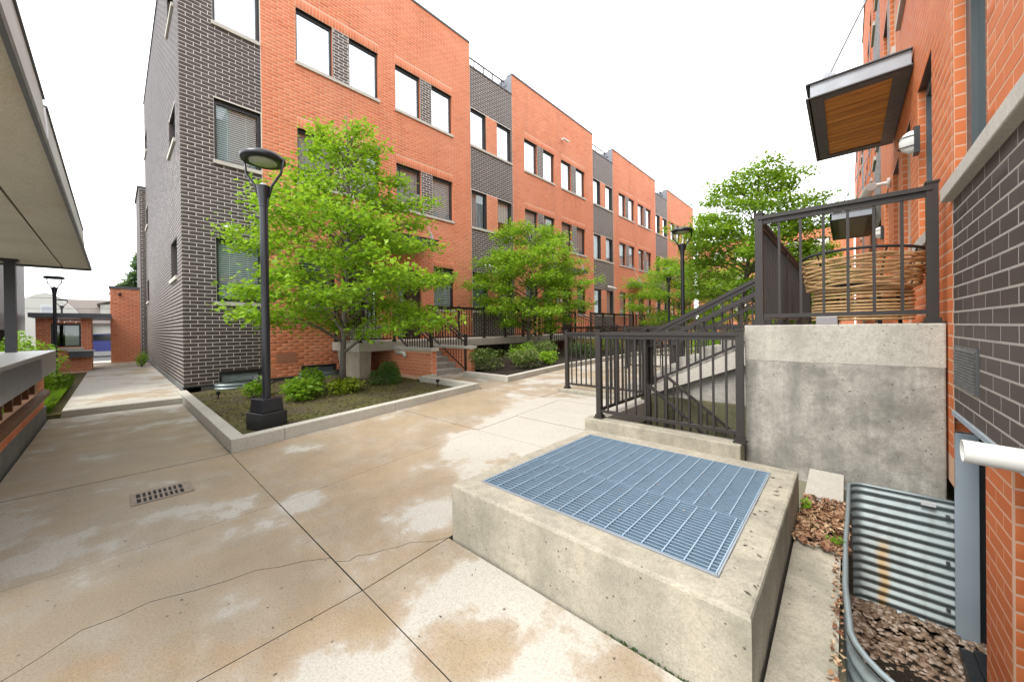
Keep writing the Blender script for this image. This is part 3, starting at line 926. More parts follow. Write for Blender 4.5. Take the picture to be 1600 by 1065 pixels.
def house(idx, y0, dark_w, y1, label, singles, end=False):
    ds, de = y0, y0 + dark_w
    os_, oe = de, y1
    root = thing('townhouse', label, 'townhouse', (X0, (y0 + y1) / 2, 0), 'townhouses along the west side of the courtyard')
    holes_d, holes_o, jobs = [], [], []
    # openings of the dark field
    if end:
        for (a, b) in ZL:
            holes_d.append((de - 0.98, de - 0.02, a, b))
        holes_d.append((de - 0.96, de - 0.04, 0.08, 0.53))
    else:
        for (a, b) in ZL:
            holes_d.append((ds + 0.02, ds + 0.87, a, b)); holes_d.append((ds + 1.54, ds + 2.43, a, b))
    pw = ((0.84, 1.82), (2.31, 3.26), (3.87, 4.85), (5.33, 6.28))
    for (a, b) in ZL[1:]:
        for p, q in pw:
            holes_o.append((os_ + p, os_ + q, a, b))
    a, b = ZL[0]
    for p, q in (pw[0], pw[3]):
        holes_o.append((os_ + p, os_ + q, a, b))
    drs = ((2.2, 3.15), (3.85, 4.8))
    for p, q in drs:
        holes_o.append((os_ + p, os_ + q, 1.14, 3.52))
    if end:
        holes_o.append((os_ + 0.86, os_ + 1.83, -0.02, 0.51))
    # field rectangles of other colour inside the fields
    swap_o = [(os_ + 1.82, os_ + 2.31, a, b) for a, b in ZL[1:]] + [(os_ + 4.85, os_ + 5.33, a, b) for a, b in ZL[1:]]
    swap_d = [] if end else [(ds + 0.87, ds + 1.54, a, b) for a, b in ZL]
    sold = []
    for (a, b) in ZL[1:]:
        sold += [(os_ + 0.84, os_ + 3.26, b, b + BL), (os_ + 3.87, os_ + 6.28, b, b + BL)]
    sold += [(os_ + pw[0][0], os_ + pw[0][1], 3.75, 3.75 + BL), (os_ + pw[3][0], os_ + pw[3][1], 3.75, 3.75 + BL)]
    jobs.append((course_bricks(ds + (0 if not end else -0.006), de - 0.003, ZBASE, ZTOPD, holes_d + swap_d), F_left, 'dark_brick'))
    ob = course_bricks(os_ + 0.003, oe - 0.003, ZBASE, ZTOP, holes_o + swap_o + sold)
    for s in sold:
        ob += soldier_bricks(*s)
    for s in swap_d:
        ob += course_bricks(s[0] + 0.003, s[1] - 0.003, s[2], s[3], [])
    jobs.append((ob, F_left, 'orange_brick'))
    db = []
    for s in swap_o:
        db += course_bricks(s[0] + 0.003, s[1] - 0.003, s[2], s[3], [])
    jobs.append((db, F_left, 'dark_brick'))
    # mortar sheets
    wall_sheet(ds, de, ZBASE, ZTOPD, [h for h in holes_d], F_left, 0.16, root, 'dark_brick').build('wall', 'dark_mortar', root)
    wall_sheet(os_, oe, ZBASE, ZTOP, [h for h in holes_o], F_left, 0.16, root, 'orange_brick').build('wall', 'orange_mortar', root)
    for s in swap_o:
        fbox(F_left, s[0], s[1], s[2], s[3], -0.02, 0.0015).build('wall_panel', 'dark_mortar', root)
    for s in swap_d:
        fbox(F_left, s[0], s[1], s[2], s[3], -0.02, 0.0015).build('wall_panel', 'orange_mortar', root)
    wall_sheet(ds, oe, -0.4, ZBASE, [(h[0], h[1], h[2], h[3]) for h in holes_d + holes_o if h[2] < ZBASE], F_left, 0.16).build('foundation', 'foundation', root)
    fbox(F_left, ds + (0.0 if not end else -0.02), oe, ZBASE - 0.04, ZBASE - 0.002, 0, 0.016).build('base_flashing', 'black_membrane', root)
    if end:
        eh = []
        for xa, xb in ((-13.1, -11.75), (-23.1, -21.9)):
            for za, zb in ((2.85, 3.8), (6.15, 7.05), (9.38, 10.3)):
                eh.append((xa, xb, za, zb))
        XE = -23.5
        jobs.append((course_bricks(XE, X0 + 0.008, ZBASE, ZTOPD, eh, 0.25), F_end, 'dark_brick'))
        wall_sheet(XE, X0, ZBASE, ZTOPD, eh, F_end, 0.16, root, 'dark_brick').build('wall', 'dark_mortar', root)
        fbox(F_end, XE, X0, -0.3, ZBASE - 0.002, -0.3, 0.012).build('foundation', 'footing_grey', root)
        for h in eh:
            window(root, F_end, *h, 'glass', ('slats', 'blind_white', 0.0) if h[0] > -20 else None, sill=(h[0] - 0.06, h[1] + 0.06), slat=0.07)
        fbox(F_end, XE, X0 + 0.05, ZTOPD, ZTOPD + 0.07, -0.3, 0.03).build('coping', 'coping_metal', root)
    lay_bricks(root, jobs, singles)
    # windows
    for h in holes_d:
        top = h[2] > 8
        base = h[2] < 1
        if end:
            bl = ('slats', 'blind_white', 0.0) if not base else ('fold', 'blind_white', 0.0)
            window(root, F_left, *h, 'glass_coated' if top else 'glass', bl, slat=0.052 if not base else 0.07, frame='window_frame', fw=0.06)
        else:
            window(root, F_left, *h, 'glass_coated' if top else 'glass', random.choice([('fold', 'blind_grey', 0.0), ('slats', 'blind_white', 0.0), ('fold', 'blind_white', 0.35), None]), slat=0.07)
    for i, h in enumerate(holes_o):
        if abs(h[2] - 1.14) < 0.01:
            continue
        top = h[2] > 8
        bl = ('fold', 'blind_white', 0.0) if top else random.choice([('slats', 'blind_white', 0.0), ('fold', 'blind_grey', 0.0), ('slats', 'blind_grey', 0.1)])
        window(root, F_left, *h, 'glass_coated' if top else 'glass', bl, slat=0.07)
    # stone sills: one under each pair
    def sill(a, b, z):
        fbox(F_left, a - 0.03, b + 0.03, z - 0.09, z - 0.003, -0.1, 0.05).build('window_sill', 'stone_sill', root)
    for (a, b) in ZL:
        if end:
            sill(de - 0.98, de - 0.05, a)
        else:
            sill(ds + 0.06, de - 0.06, a)
    for (a, b) in ZL[1:]:
        sill(os_ + 0.84, os_ + 3.26, a); sill(os_ + 3.87, os_ + 6.28, a)
    sill(os_ + pw[0][0], os_ + pw[0][1], ZL[0][0]); sill(os_ + pw[3][0], os_ + pw[3][1], ZL[0][0])
    for i, (p, q) in enumerate(drs):
        door(root, F_left, os_ + p, os_ + q, 1.145, 3.52, 1 if i else -1)
    # roofs, copings, parapet sides
    fbox(F_left, os_, oe, ZTOP, ZTOP + 0.07, -0.32, 0.03).build('coping', 'coping_metal', root)
    fbox(F_left, ds, de, ZTOPD, ZTOPD + 0.05, -0.3, 0.025).build('coping', 'coping_metal', root)
    xb = -9.0
    body = MB()
    fbox(F_left, ds, de, ZTOPD - 0.4, ZTOPD - 0.32, xb, -0.3, body)
    fbox(F_left, os_, oe, ZTOP - 0.4, ZTOP - 0.3, xb, -0.3, body)
    body.build('roof', 'coping_metal', root)
    fbox(F_left, os_ + 0.002, os_ + 0.2, ZTOPD - 0.3, ZTOP - 0.002, -2.4, -0.012).build('parapet_cladding', 'clad_metal', root)
    fbox(F_left, oe - 0.2, oe - 0.002, ZTOPD - 0.3, ZTOP - 0.002, -2.4, -0.012).build('parapet_cladding', 'clad_metal', root)
    fbox(F_left, os_, oe, -0.3, ZTOP - 0.45, xb, xb + 0.2).build('rear_wall', 'clad_metal', root)
    # guard rail on the low roof
    if not end:
        rl = MB()
        zr = ZTOPD + 0.05
        for zz in (0.38, 0.78):
            rl.bar(F_left(ds, zr + zz, -0.5), F_left(de, zr + zz, -0.5), 0.04, 0.05 if zz > 0.5 else 0.025)
        for i in range(5):
            yy = ds + 0.15 + i * (dark_w - 0.3) / 4
            rl.bar(F_left(yy, zr - 0.3, -0.5), F_left(yy, zr + 0.78, -0.5), 0.035, 0.035)
        rl.build('roof_guard_rail', 'bronze_metal', root)
    # canopy over the pair of doors
    if end:
        fbox(F_left, os_ + 0.25, os_ + 0.72, 0.64, 0.90, 0.009, 0.016).build('vent_grille', 'vent_rust', root)
    return root

HOUSES = [
    (1.073, 1.597, 9.88, 'end townhouse with a dark brick corner behind the nearest lamp post and nearest tree', 300, True),
    (9.88, 2.535, 19.62, 'second orange brick townhouse, its doors half hidden by the middle round tree', 0, False),
    (19.62, 2.56, 29.40, 'third orange brick townhouse along the row, its pair of brown doors in clear view', 0, False),
    (29.40, 2.6, 39.2, 'farthest townhouse of the row, its orange front cut off by the spreading tree', 0, False)]
for i, (a, dw, b, lab, n, e) in enumerate(HOUSES):
    house(i, a, dw, b, lab, n, e)
    os_ = a + dw
    canopy('door_canopy', ['steel door canopy hidden among the leaves of the nearest tree', 'steel door canopy poking out right of the middle round tree', 'grey steel door canopy on the third townhouse, above its brown doors', 'steel door canopy farthest along the row behind the lamps'][i], F_left, os_ + 2.0, os_ + 4.9, 4.3, 4.46, 0.95, 0.01, False, [os_ + 2.2, os_ + 4.7], 'steel canopies over the west doors')

def wall_lamp(face, u, z, label, group):
    t = thing('wall_lamp', label, 'wall lamp', face(u, z, 0), group)
    fbox(face, u - 0.07, u + 0.07, z - 0.13, z + 0.13, 0.009, 0.05).build('back_plate', 'window_frame', t)
    c_ = Vector(face(u, z, 0.05)); nrm = Vector(face(u, z, 1.0)) - Vector(face(u, z, 0.0))
    mb = MB()
    rows = 6; seg = 16
    side = nrm.cross(Vector((0, 0, 1)))
    for i in range(rows + 1):
        a = math.pi / 2 * i / rows
        for q in range(seg):
            b_ = 2 * math.pi * q / seg
            mb.v.append(tuple(c_ + nrm * (0.10 * math.sin(a)) + (side * math.cos(b_) * 0.06 + Vector((0, 0, 1)) * math.sin(b_) * 0.12) * max(0.001, math.cos(a))))
    for i in range(rows):
        for q in range(seg):
            q2 = (q + 1) % seg
            mb.f.append((i * seg + q, i * seg + q2, (i + 1) * seg + q2, (i + 1) * seg + q))
    mb.build('lamp_globe', 'white_plastic', t, smooth=True)
    cg = MB()
    for zz in (-0.05, 0.05):
        pts = [c_ + side * (0.062 * math.cos(a)) * 0.95 + nrm * (0.11 * math.sin(a)) + Vector((0, 0, zz)) for a in np.linspace(0, math.pi, 9)]
        cg.tube(pts, 0.005, 5)
    cg.build('lamp_cage', 'window_frame', t)
    return t
n_l = 0
wl = [(9.88 - 7.21 + 3.5, 'white globe wall lamp seen through the nearest tree', 2.75), (12.415 + 3.3, 'left one of the twin white wall lamps between the second house doors', 2.85), (12.415 + 3.6, 'right one of the twin white wall lamps between the second house doors', 2.85), (12.415 + 5.05, 'white wall lamp right of the second house doors, by the stair', 2.85), (22.18 + 3.45, 'white wall lamp between the brown doors of the third townhouse', 2.9)]
for u, lab, z in wl:
    wall_lamp(F_left, u, z, lab, 'wall lamps beside the doors')
# number plates between the doors of the third house
t = thing('number_plate', 'pair of small white number plates under the third house lamp', 'sign', F_left(22.18 + 3.45, 2.3, 0))
for dz in (0.0, 0.2):
    fbox(F_left, 22.18 + 3.3, 22.18 + 3.6, 2.2 + dz, 2.37 + dz, 0.009, 0.02).build('plate', 'white_plastic', t)

def sec_cam(face, u, z, label, s=1.0, along=1):
    t = thing('security_camera', label, 'camera', face(u, z, 0), 'white security cameras on the brick walls')
    a = Vector(face(u, z, 0.009)); b = Vector(face(u, z, 0.1 * s))
    MB().tube([a, a + (b - a) * 0.2], 0.05 * s, 12).build('mount', 'white_plastic', t, smooth=False)
    e = Vector(face(u + along * 0.05 * s, z - 0.06 * s, 0.16 * s))
    MB().tube([a, b, e], 0.02 * s, 8).build('arm', 'white_plastic', t)
    p = Vector(face(u - along * 0.10 * s, z - 0.03 * s, 0.14 * s)); q = Vector(face(u + along * 0.22 * s, z - 0.09 * s, 0.2 * s))
    MB().tube([p, q], 0.042 * s, 12).build('camera_body', 'white_plastic', t, smooth=False)
sec_cam(F_left, 10.6, 4.1, 'white security camera on dark brick, left of the middle tree', 1.5)
sec_cam(F_left, 21.4, 4.0, 'white security camera on the third house dark brick strip', 1.6)
sec_cam(F_left, 1.9, 4.0, 'white security camera above the corner window with the blinds', 0.9)
sec_cam(F_left, 16.4, 11.4, 'tiny white camera high on the second house, near its roof edge', 1.2)

# rear block beyond the end wall
t = thing('rear_house', 'dark brick block standing behind the end townhouse at the far left', 'building', (-27, 3, 0))
MB().box(-26.5, -23.52, 0.86, 8, -0.2, 8.1).build('wall', 'dark_mortar', t)
bricks_mesh('brick_courses', course_bricks(-26.5, -23.52, 0.3, 8.05, []), lambda u, z, n: (u, 0.859 - n, z), 'dark_brick', t)
bricks_mesh('brick_courses', course_bricks(0.86, 1.073, 0.3, 8.05, []), lambda u, z, n: (-23.519 + n, u, z), 'dark_brick', t)
MB().box(-26.6, -23.45, 0.80, 8, 8.1, 8.18).build('coping', 'coping_metal', t)

# ------------------------------------------------------------------ railings
def railing(label, a, b, z_a, z_b, h, group, posts=(0.0, 1.0), pick=0.112, cap=True, name='railing', bottom=0.09, post_s=0.062, picket=0.019, wide_cap=0.075):
    """guard rail from a=(x,y) to b; z_a,z_b base heights"""
    a, b = Vector((a[0], a[1], z_a)), Vector((b[0], b[1], z_b))
    t = thing(name, label, 'railing', (a + b) / 2, group)
    L = (b - a).length
    up = Vector((0, 0, 1))
    # posts
    s = post_s / 2
    pm = MB().box(-s, s, -s, s, 0, h + 0.02)
    pm.box(-s - 0.008, s + 0.008, -s - 0.008, s + 0.008, h + 0.02, h + 0.035)
    pm.box(-s - 0.025, s + 0.025, -s - 0.025, s + 0.025, 0, 0.014)
    pm.box(-s - 0.012, s + 0.012, -s - 0.012, s + 0.012, 0.014, 0.045)
    yaw = math.atan2((b - a).y, (b - a).x)
    repeat('post', pm, 'bronze_metal', t, [a + (b - a) * q for q in posts], rots=[(0, 0, yaw)] * len(posts))
    rl = MB()
    rl.bar(a + up * (h - 0.02), b + up * (h - 0.02), wide_cap, 0.028)
    rl.bar(a + up * (h - 0.004), b + up * (h - 0.004), wide_cap * 0.6, 0.016)
    rl.build('top_rail', 'bronze_metal', t)
    MB().bar(a + up * (h - 0.056), b + up * (h - 0.056), 0.036, 0.042).build('sub_rail', 'bronze_metal', t)
    MB().bar(a + up * bottom, b + up * bottom, 0.036, 0.034).build('bottom_rail', 'bronze_metal', t)
    ph = MB().box(-picket / 2, picket / 2, -picket / 2, picket / 2, 0, h - 0.06 - bottom)
    locs = []
    ps = sorted(set(posts) | {0.0, 1.0})
    for i in range(len(ps) - 1):
        seg = (ps[i + 1] - ps[i]) * L
        n = max(1, int(round(seg / pick)))
        for k_ in range(1, n):
            q = ps[i] + (ps[i + 1] - ps[i]) * k_ / n
            locs.append(a + (b - a) * q + up * bottom)
    if locs:
        repeat('picket', ph, 'bronze_metal', t, locs, rots=[(0, 0, yaw)] * len(locs))
    return t
GP = 'bronze guard railings of the courtyard'

# ------------------------------------------------------------------ east stair pit, landing, stairs
# curb round the pit
t = thing('pit_curb', 'low concrete curb under the front stair-pit railing, behind the grate', 'curb', (-1.5, 4.2, 0.1))
MB().box(-2.42, -0.74, 4.075, 4.275, 0.0, 0.34).build('front_curb', 'plinth_concrete', t, bevel=0.012)
MB().box(-2.42, -2.22, 4.28, 5.74, 0.05, 0.345).build('side_curb', 'curb_concrete', t, bevel=0.012)
tag(MB().box(-3.98, -2.30, 5.75, 5.95, 0.1, 0.338).build('stair_curb', 'plinth_concrete', bevel=0.012), 'short concrete curb block under the separate railing left of the pit', 'curb')
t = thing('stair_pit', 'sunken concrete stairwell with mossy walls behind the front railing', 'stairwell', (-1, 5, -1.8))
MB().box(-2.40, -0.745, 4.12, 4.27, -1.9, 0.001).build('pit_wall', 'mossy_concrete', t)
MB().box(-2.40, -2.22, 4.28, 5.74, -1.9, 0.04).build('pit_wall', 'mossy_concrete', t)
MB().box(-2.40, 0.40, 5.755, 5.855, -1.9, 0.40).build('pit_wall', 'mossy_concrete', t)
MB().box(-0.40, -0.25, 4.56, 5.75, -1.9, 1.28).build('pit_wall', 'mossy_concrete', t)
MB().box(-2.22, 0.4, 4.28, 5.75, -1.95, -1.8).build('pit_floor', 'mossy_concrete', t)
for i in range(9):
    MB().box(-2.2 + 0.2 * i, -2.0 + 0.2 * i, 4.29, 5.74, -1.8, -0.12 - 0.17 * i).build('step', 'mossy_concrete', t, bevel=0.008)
MB().box(-0.55, -0.42, 5.0, 5.5, -1.79, -0.9).build('grey_hatch', 'panel_grey', t)
def sloped_rail(label, p, q, drop, group, n_pick, mat='bronze_metal', name='stair_railing', r_=0.021):
    """hand rail from p to q (top line) with pickets down to a lower rail"""
    p, q = Vector(p), Vector(q)
    t = thing(name, label, 'railing', (p + q) / 2 - Vector((0, 0, drop)), group)
    MB().bar(p, q, 0.05, 0.03).build('hand_rail', mat, t)
    lo = Vector((0, 0, -drop))
    MB().bar(p + lo, q + lo, 0.036, 0.03).build('lower_rail', mat, t)
    pk = MB().box(-0.0095, 0.0095, -0.0095, 0.0095, -drop, 0)
    repeat('picket', pk, mat, t, [p + (q - p) * ((i + 1) / (n_pick + 1)) for i in range(n_pick)])
    pm = MB().box(-0.024, 0.024, -0.024, 0.024, -drop - 0.12, 0.0)
    repeat('post', pm, mat, t, [p, q])
    return t
sloped_rail('near handrail going down inside the sunken stairwell', (-1.93, 4.9, 0.70), (-0.9, 4.9, -0.12), 0.75, 'handrails inside the pit', 9)
sloped_rail('far handrail going down inside the sunken stairwell, under the stair slab', (-1.95, 5.6, 0.75), (-0.75, 5.6, -0.21), 0.75, 'handrails inside the pit', 10)

tp = [0.0, 1.0]
railing('front railing of the sunken stairwell, right behind the blue grate', (-2.27, 4.19), (-0.76, 4.19), 0.34, 0.34, 1.075, GP, (0.0, 1.0), 0.118)
railing('side railing of the sunken stairwell running back from its front post', (-2.29, 4.30), (-2.29, 5.70), 0.345, 0.345, 1.065, GP, (1.0,), 0.115)
T = railing('dense side railing returning along the stairwell, pickets close together', (-2.33, 4.26), (-2.33, 5.74), 0.346, 0.346, 1.0, GP, (0.5,), 0.10) if False else None
railing('short separate railing on its own curb block, left of the stairwell', (-3.83, 5.85), (-2.33, 5.85), 0.338, 0.338, 1.05, GP, (0.0, 1.0), 0.10)

# upper landing
t = thing('stair_landing', 'tall weathered concrete landing block right of the blue grate', 'landing', (0, 5, 0))
mb = MB()
mb.box(-0.735, 0.545, 4.30, 4.55, -1.0, 1.478)
lw = mb.build('front_wall', 'landing_concrete', t, bevel=0.012)
MB().box(-0.737, 0.547, 4.2975, 4.40, 1.135, 1.482).build('upper_lift', 'lift_concrete', t, bevel=0.01)
MB().box(-0.735, 0.545, 4.56, 11.0, 1.30, 1.478).build('floor_slab', 'curb_concrete', t)
MB().box(-0.735, -0.55, 5.95, 11.0, 0.2, 1.30).build('side_wall', 'landing_concrete', t)
# stairs going down westward from the landing
t = thing('landing_stair', 'concrete stair climbing rightward to the landing, with pale sloping stringer', 'stair', (-1.6, 6.4, 0.3))
def zs(x):
    return 1.123 + 0.515 * (x + 1.119)
st = MB()
pr = [(-2.66, zs(-2.66) - 0.03), (-0.74, zs(-0.74) - 0.24 - 0.0), (-0.74, zs(-0.74)), (-2.66, zs(-2.66) + 0.01)]
pr[0] = (-2.45, 0.33)
pr[1] = (-0.74, zs(-0.74) - 0.27)
b0 = [(x, 5.86, z) for x, z in pr]; b1 = [(x, 5.98, z) for x, z in pr]
st.poly(b0[::-1]); st.poly(b1)
for i in range(4):
    j = (i + 1) % 4
    st.poly([b0[i], b0[j], b1[j], b1[i]])
st.build('stringer', 'curb_concrete', t)
for i in range(7):
    xx = -2.75 + 0.287 * i
    MB().box(xx, -0.74, 5.985, 7.0, 0.36 + 0.16 * i, 0.36 + 0.16 * (i + 1)).build('step', 'step_concrete', t)
def stair_guard(label, x0, x1, y, zf, hh, group):
    p = Vector((x0, y, zf(x0))); q = Vector((x1, y, zf(x1)))
    tt = thing('stair_railing', label, 'railing', (p + q) / 2, group)
    up = Vector((0, 0, hh))
    MB().bar(p + up, q + up, 0.07, 0.045).build('top_rail', 'bronze_metal', tt)
    MB().bar(p + up - Vector((0, 0, 0.055)), q + up - Vector((0, 0, 0.055)), 0.036, 0.04).build('sub_rail', 'bronze_metal', tt)
    MB().bar(p + up - Vector((0, 0.07, 0.2)), q + up - Vector((0, 0.07, 0.2)), 0.045, 0.045).build('hand_rail', 'bronze_metal', tt)
    MB().bar(p + Vector((0, 0, 0.07)), q + Vector((0, 0, 0.07)), 0.036, 0.034).build('bottom_rail', 'bronze_metal', tt)
    n = int((x1 - x0) / 0.112)
    pk = MB().box(-0.0095, 0.0095, -0.0095, 0.0095, 0.06, hh - 0.05)
    repeat('picket', pk, 'bronze_metal', tt, [p + (q - p) * ((i + 0.5) / n) for i in range(n)])
    pm = MB().box(-0.03, 0.03, -0.03, 0.03, -0.05, hh + 0.05)
    repeat('post', pm, 'bronze_metal', tt, [p, q])
stair_guard('near sloping railing of the landing stair, above the pale stringer', -2.28, -0.74, 5.90, zs, 0.84, GP)
stair_guard('far sloping railing of the landing stair, seen between near pickets', -2.28, -0.74, 6.95, lambda x: zs(x) - 0.02, 0.84, GP)
railing('railing across the front of the landing, in front of the wicker chair', (-0.62, 4.36), (0.487, 4.36), 1.482, 1.482, 1.06, GP, (0.0, 1.0), 0.158, picket=0.02, wide_cap=0.085)
railing('long railing along the courtyard side of the landing, steeply foreshortened', (-0.62, 4.48), (-0.62, 8.4), 1.479, 1.479, 1.04, GP, (0.5, 1.0), 0.112)
tag(MB().box(-0.66, -0.585, 8.42, 8.50, 1.48, 2.45).box(-0.665, -0.58, 8.38, 8.42, 2.16, 2.3).build('gate_post', 'bronze_metal'), 'dark post with a latch box at the end of the landing railing', 'gate post')
railing('far railing of the landing beyond the latch post', (-0.62, 8.6), (-0.62, 11.0), 1.479, 1.479, 1.0, GP, (0.0, 1.0), 0.112)

# plinth with the grate
pl = thing('vent_plinth', 'low rectangular concrete air-shaft plinth carrying the blue steel grate', 'plinth', (-1.1, 2.5, 0))
x0, x1, y0, y1 = -2.0, -0.262, 1.60, 3.44
gx0, gx1, gy0, gy1 = -1.88, -0.41, 1.775, 3.265
zt = 0.408
mb = MB()
po = [(x0, y0), (x1, y0), (x1, y1 - 0.06), (x1 - 0.06, y1), (x0, y1)]
pi_ = [(gx0, gy0), (gx1, gy0), (gx1, gy1), (gx0, gy1)]
def shell(z, ring):
    return [(x, y, z) for x, y in ring]
for (a, b, c_, d_) in (((x0, y0), (x1, y0), (gx1, gy0), (gx0, gy0)), ((x1, y0), (x1, y1), (gx1, gy1), (gx1, gy0)), ((x1, y1), (x0, y1), (gx0, gy1), (gx1, gy1)), ((x0, y1), (x0, y0), (gx0, gy0), (gx0, gy1))):
    P = [a, b, c_, d_]
    mb.hexa([(x, y, -0.1) for x, y in P] + [(x, y, zt) for x, y in P])
mb.v = [tuple(v) for v in mb.v]
import bmesh
me = bpy.data.meshes.new('plinth_body')
o = mb.build('plinth_body', 'plinth_concrete', pl)
bm = bmesh.new(); bm.from_mesh(o.data)
bmesh.ops.remove_doubles(bm, verts=bm.verts, dist=0.0005)
# drop the inner faces where two blocks meet
bm.faces.ensure_lookup_table()
seen = {}
for f_ in bm.faces:
    seen.setdefault(tuple(sorted(v.index for v in f_.verts)), []).append(f_)
bmesh.ops.delete(bm, geom=[f_ for fs in seen.values() if len(fs) > 1 for f_ in fs], context='FACES_ONLY')
bmesh.ops.subdivide_edges(bm, edges=[e for e in bm.edges if e.calc_length() > 0.5], cuts=24, use_grid_fill=True)
bm.verts.ensure_lookup_table()
from mathutils import noise as mnoise
for v in bm.verts:
    wv = v.co + Vector((-1.1, 2.5, 0))
    n_ = mnoise.noise_vector(wv * 6.0)
    v.co += n_ * 0.0035
bm.to_mesh(o.data); bm.free()
md = o.modifiers.new('bevel', 'BEVEL'); md.width = 0.016; md.segments = 2; md.limit_method = 'ANGLE'; md.angle_limit = math.radians(50)
MB().box(gx0 - 0.0, gx1, gy0, gy1, -0.06, -0.05).build('shaft_floor', 'void_black', pl)
gr = thing('floor_grate', 'blue-grey galvanised steel floor grate laid in the concrete plinth', 'grate', (-1.1, 2.5, 0.4))
def grate_panel(a0, a1, b0, b1, nc, off):
    mb = MB()
    zt_ = zt + 0.002
    pan = MB().bar((a0, b0 + 0.004, zt_ - 0.016), (a1, b0 + 0.004, zt_ - 0.016), 0.006, 0.034).build('grate_panel', 'grate_steel', gr)
    MB().bar((a0, b1 - 0.004, zt_ - 0.016), (a1, b1 - 0.004, zt_ - 0.016), 0.006, 0.034).build('edge_bar', 'grate_steel', pan)
    bars = MB()
    n = int((b1 - b0) / 0.030)
    for i in range(1, n):
        yy = b0 + (b1 - b0) * i / n
        bars.bar((a0, yy, zt_ - 0.016), (a1, yy, zt_ - 0.016), 0.0065, 0.032)
    bars.build('bearing_bar', 'grate_steel', pan, kind='stuff')
    cb = MB().box(-0.0030, 0.0030, b0 + 0.006 - b0, b1 - b0 - 0.006, -0.008, 0.003)
    first = None
    for i in range(nc):
        xx = a0 + off + (a1 - a0 - 2 * off) * i / (nc - 1)
        if first is None:
            first = part_at('cross_bar', cb, 'grate_cross', pan, (xx, b0, zt_))
        else:
            piece(first, pan, (xx, b0, zt_))
    for xx in (a0 + 0.003, a1 - 0.003):
        MB().box(xx - 0.003, xx + 0.003, b0, b1, zt_ - 0.032, zt_ + 0.001).build('end_band', 'grate_cross', pan)
grate_panel(gx0 + 0.006, gx1 - 0.006, gy0 + 0.006, 2.375, 15, 0.035)
grate_panel(gx0 + 0.006, gx1 - 0.006, 2.383, gy1 - 0.006, 15, 0.075)
fr = MB()
for a, b in (((gx0, gy0), (gx1, gy0)), ((gx1, gy0), (gx1, gy1)), ((gx1, gy1), (gx0, gy1)), ((gx0, gy1), (gx0, gy0))):
    fr.bar((*a, zt - 0.02), (*b, zt - 0.02), 0.008, 0.045)
fr.build('seat_angle', 'steel_channel', gr)

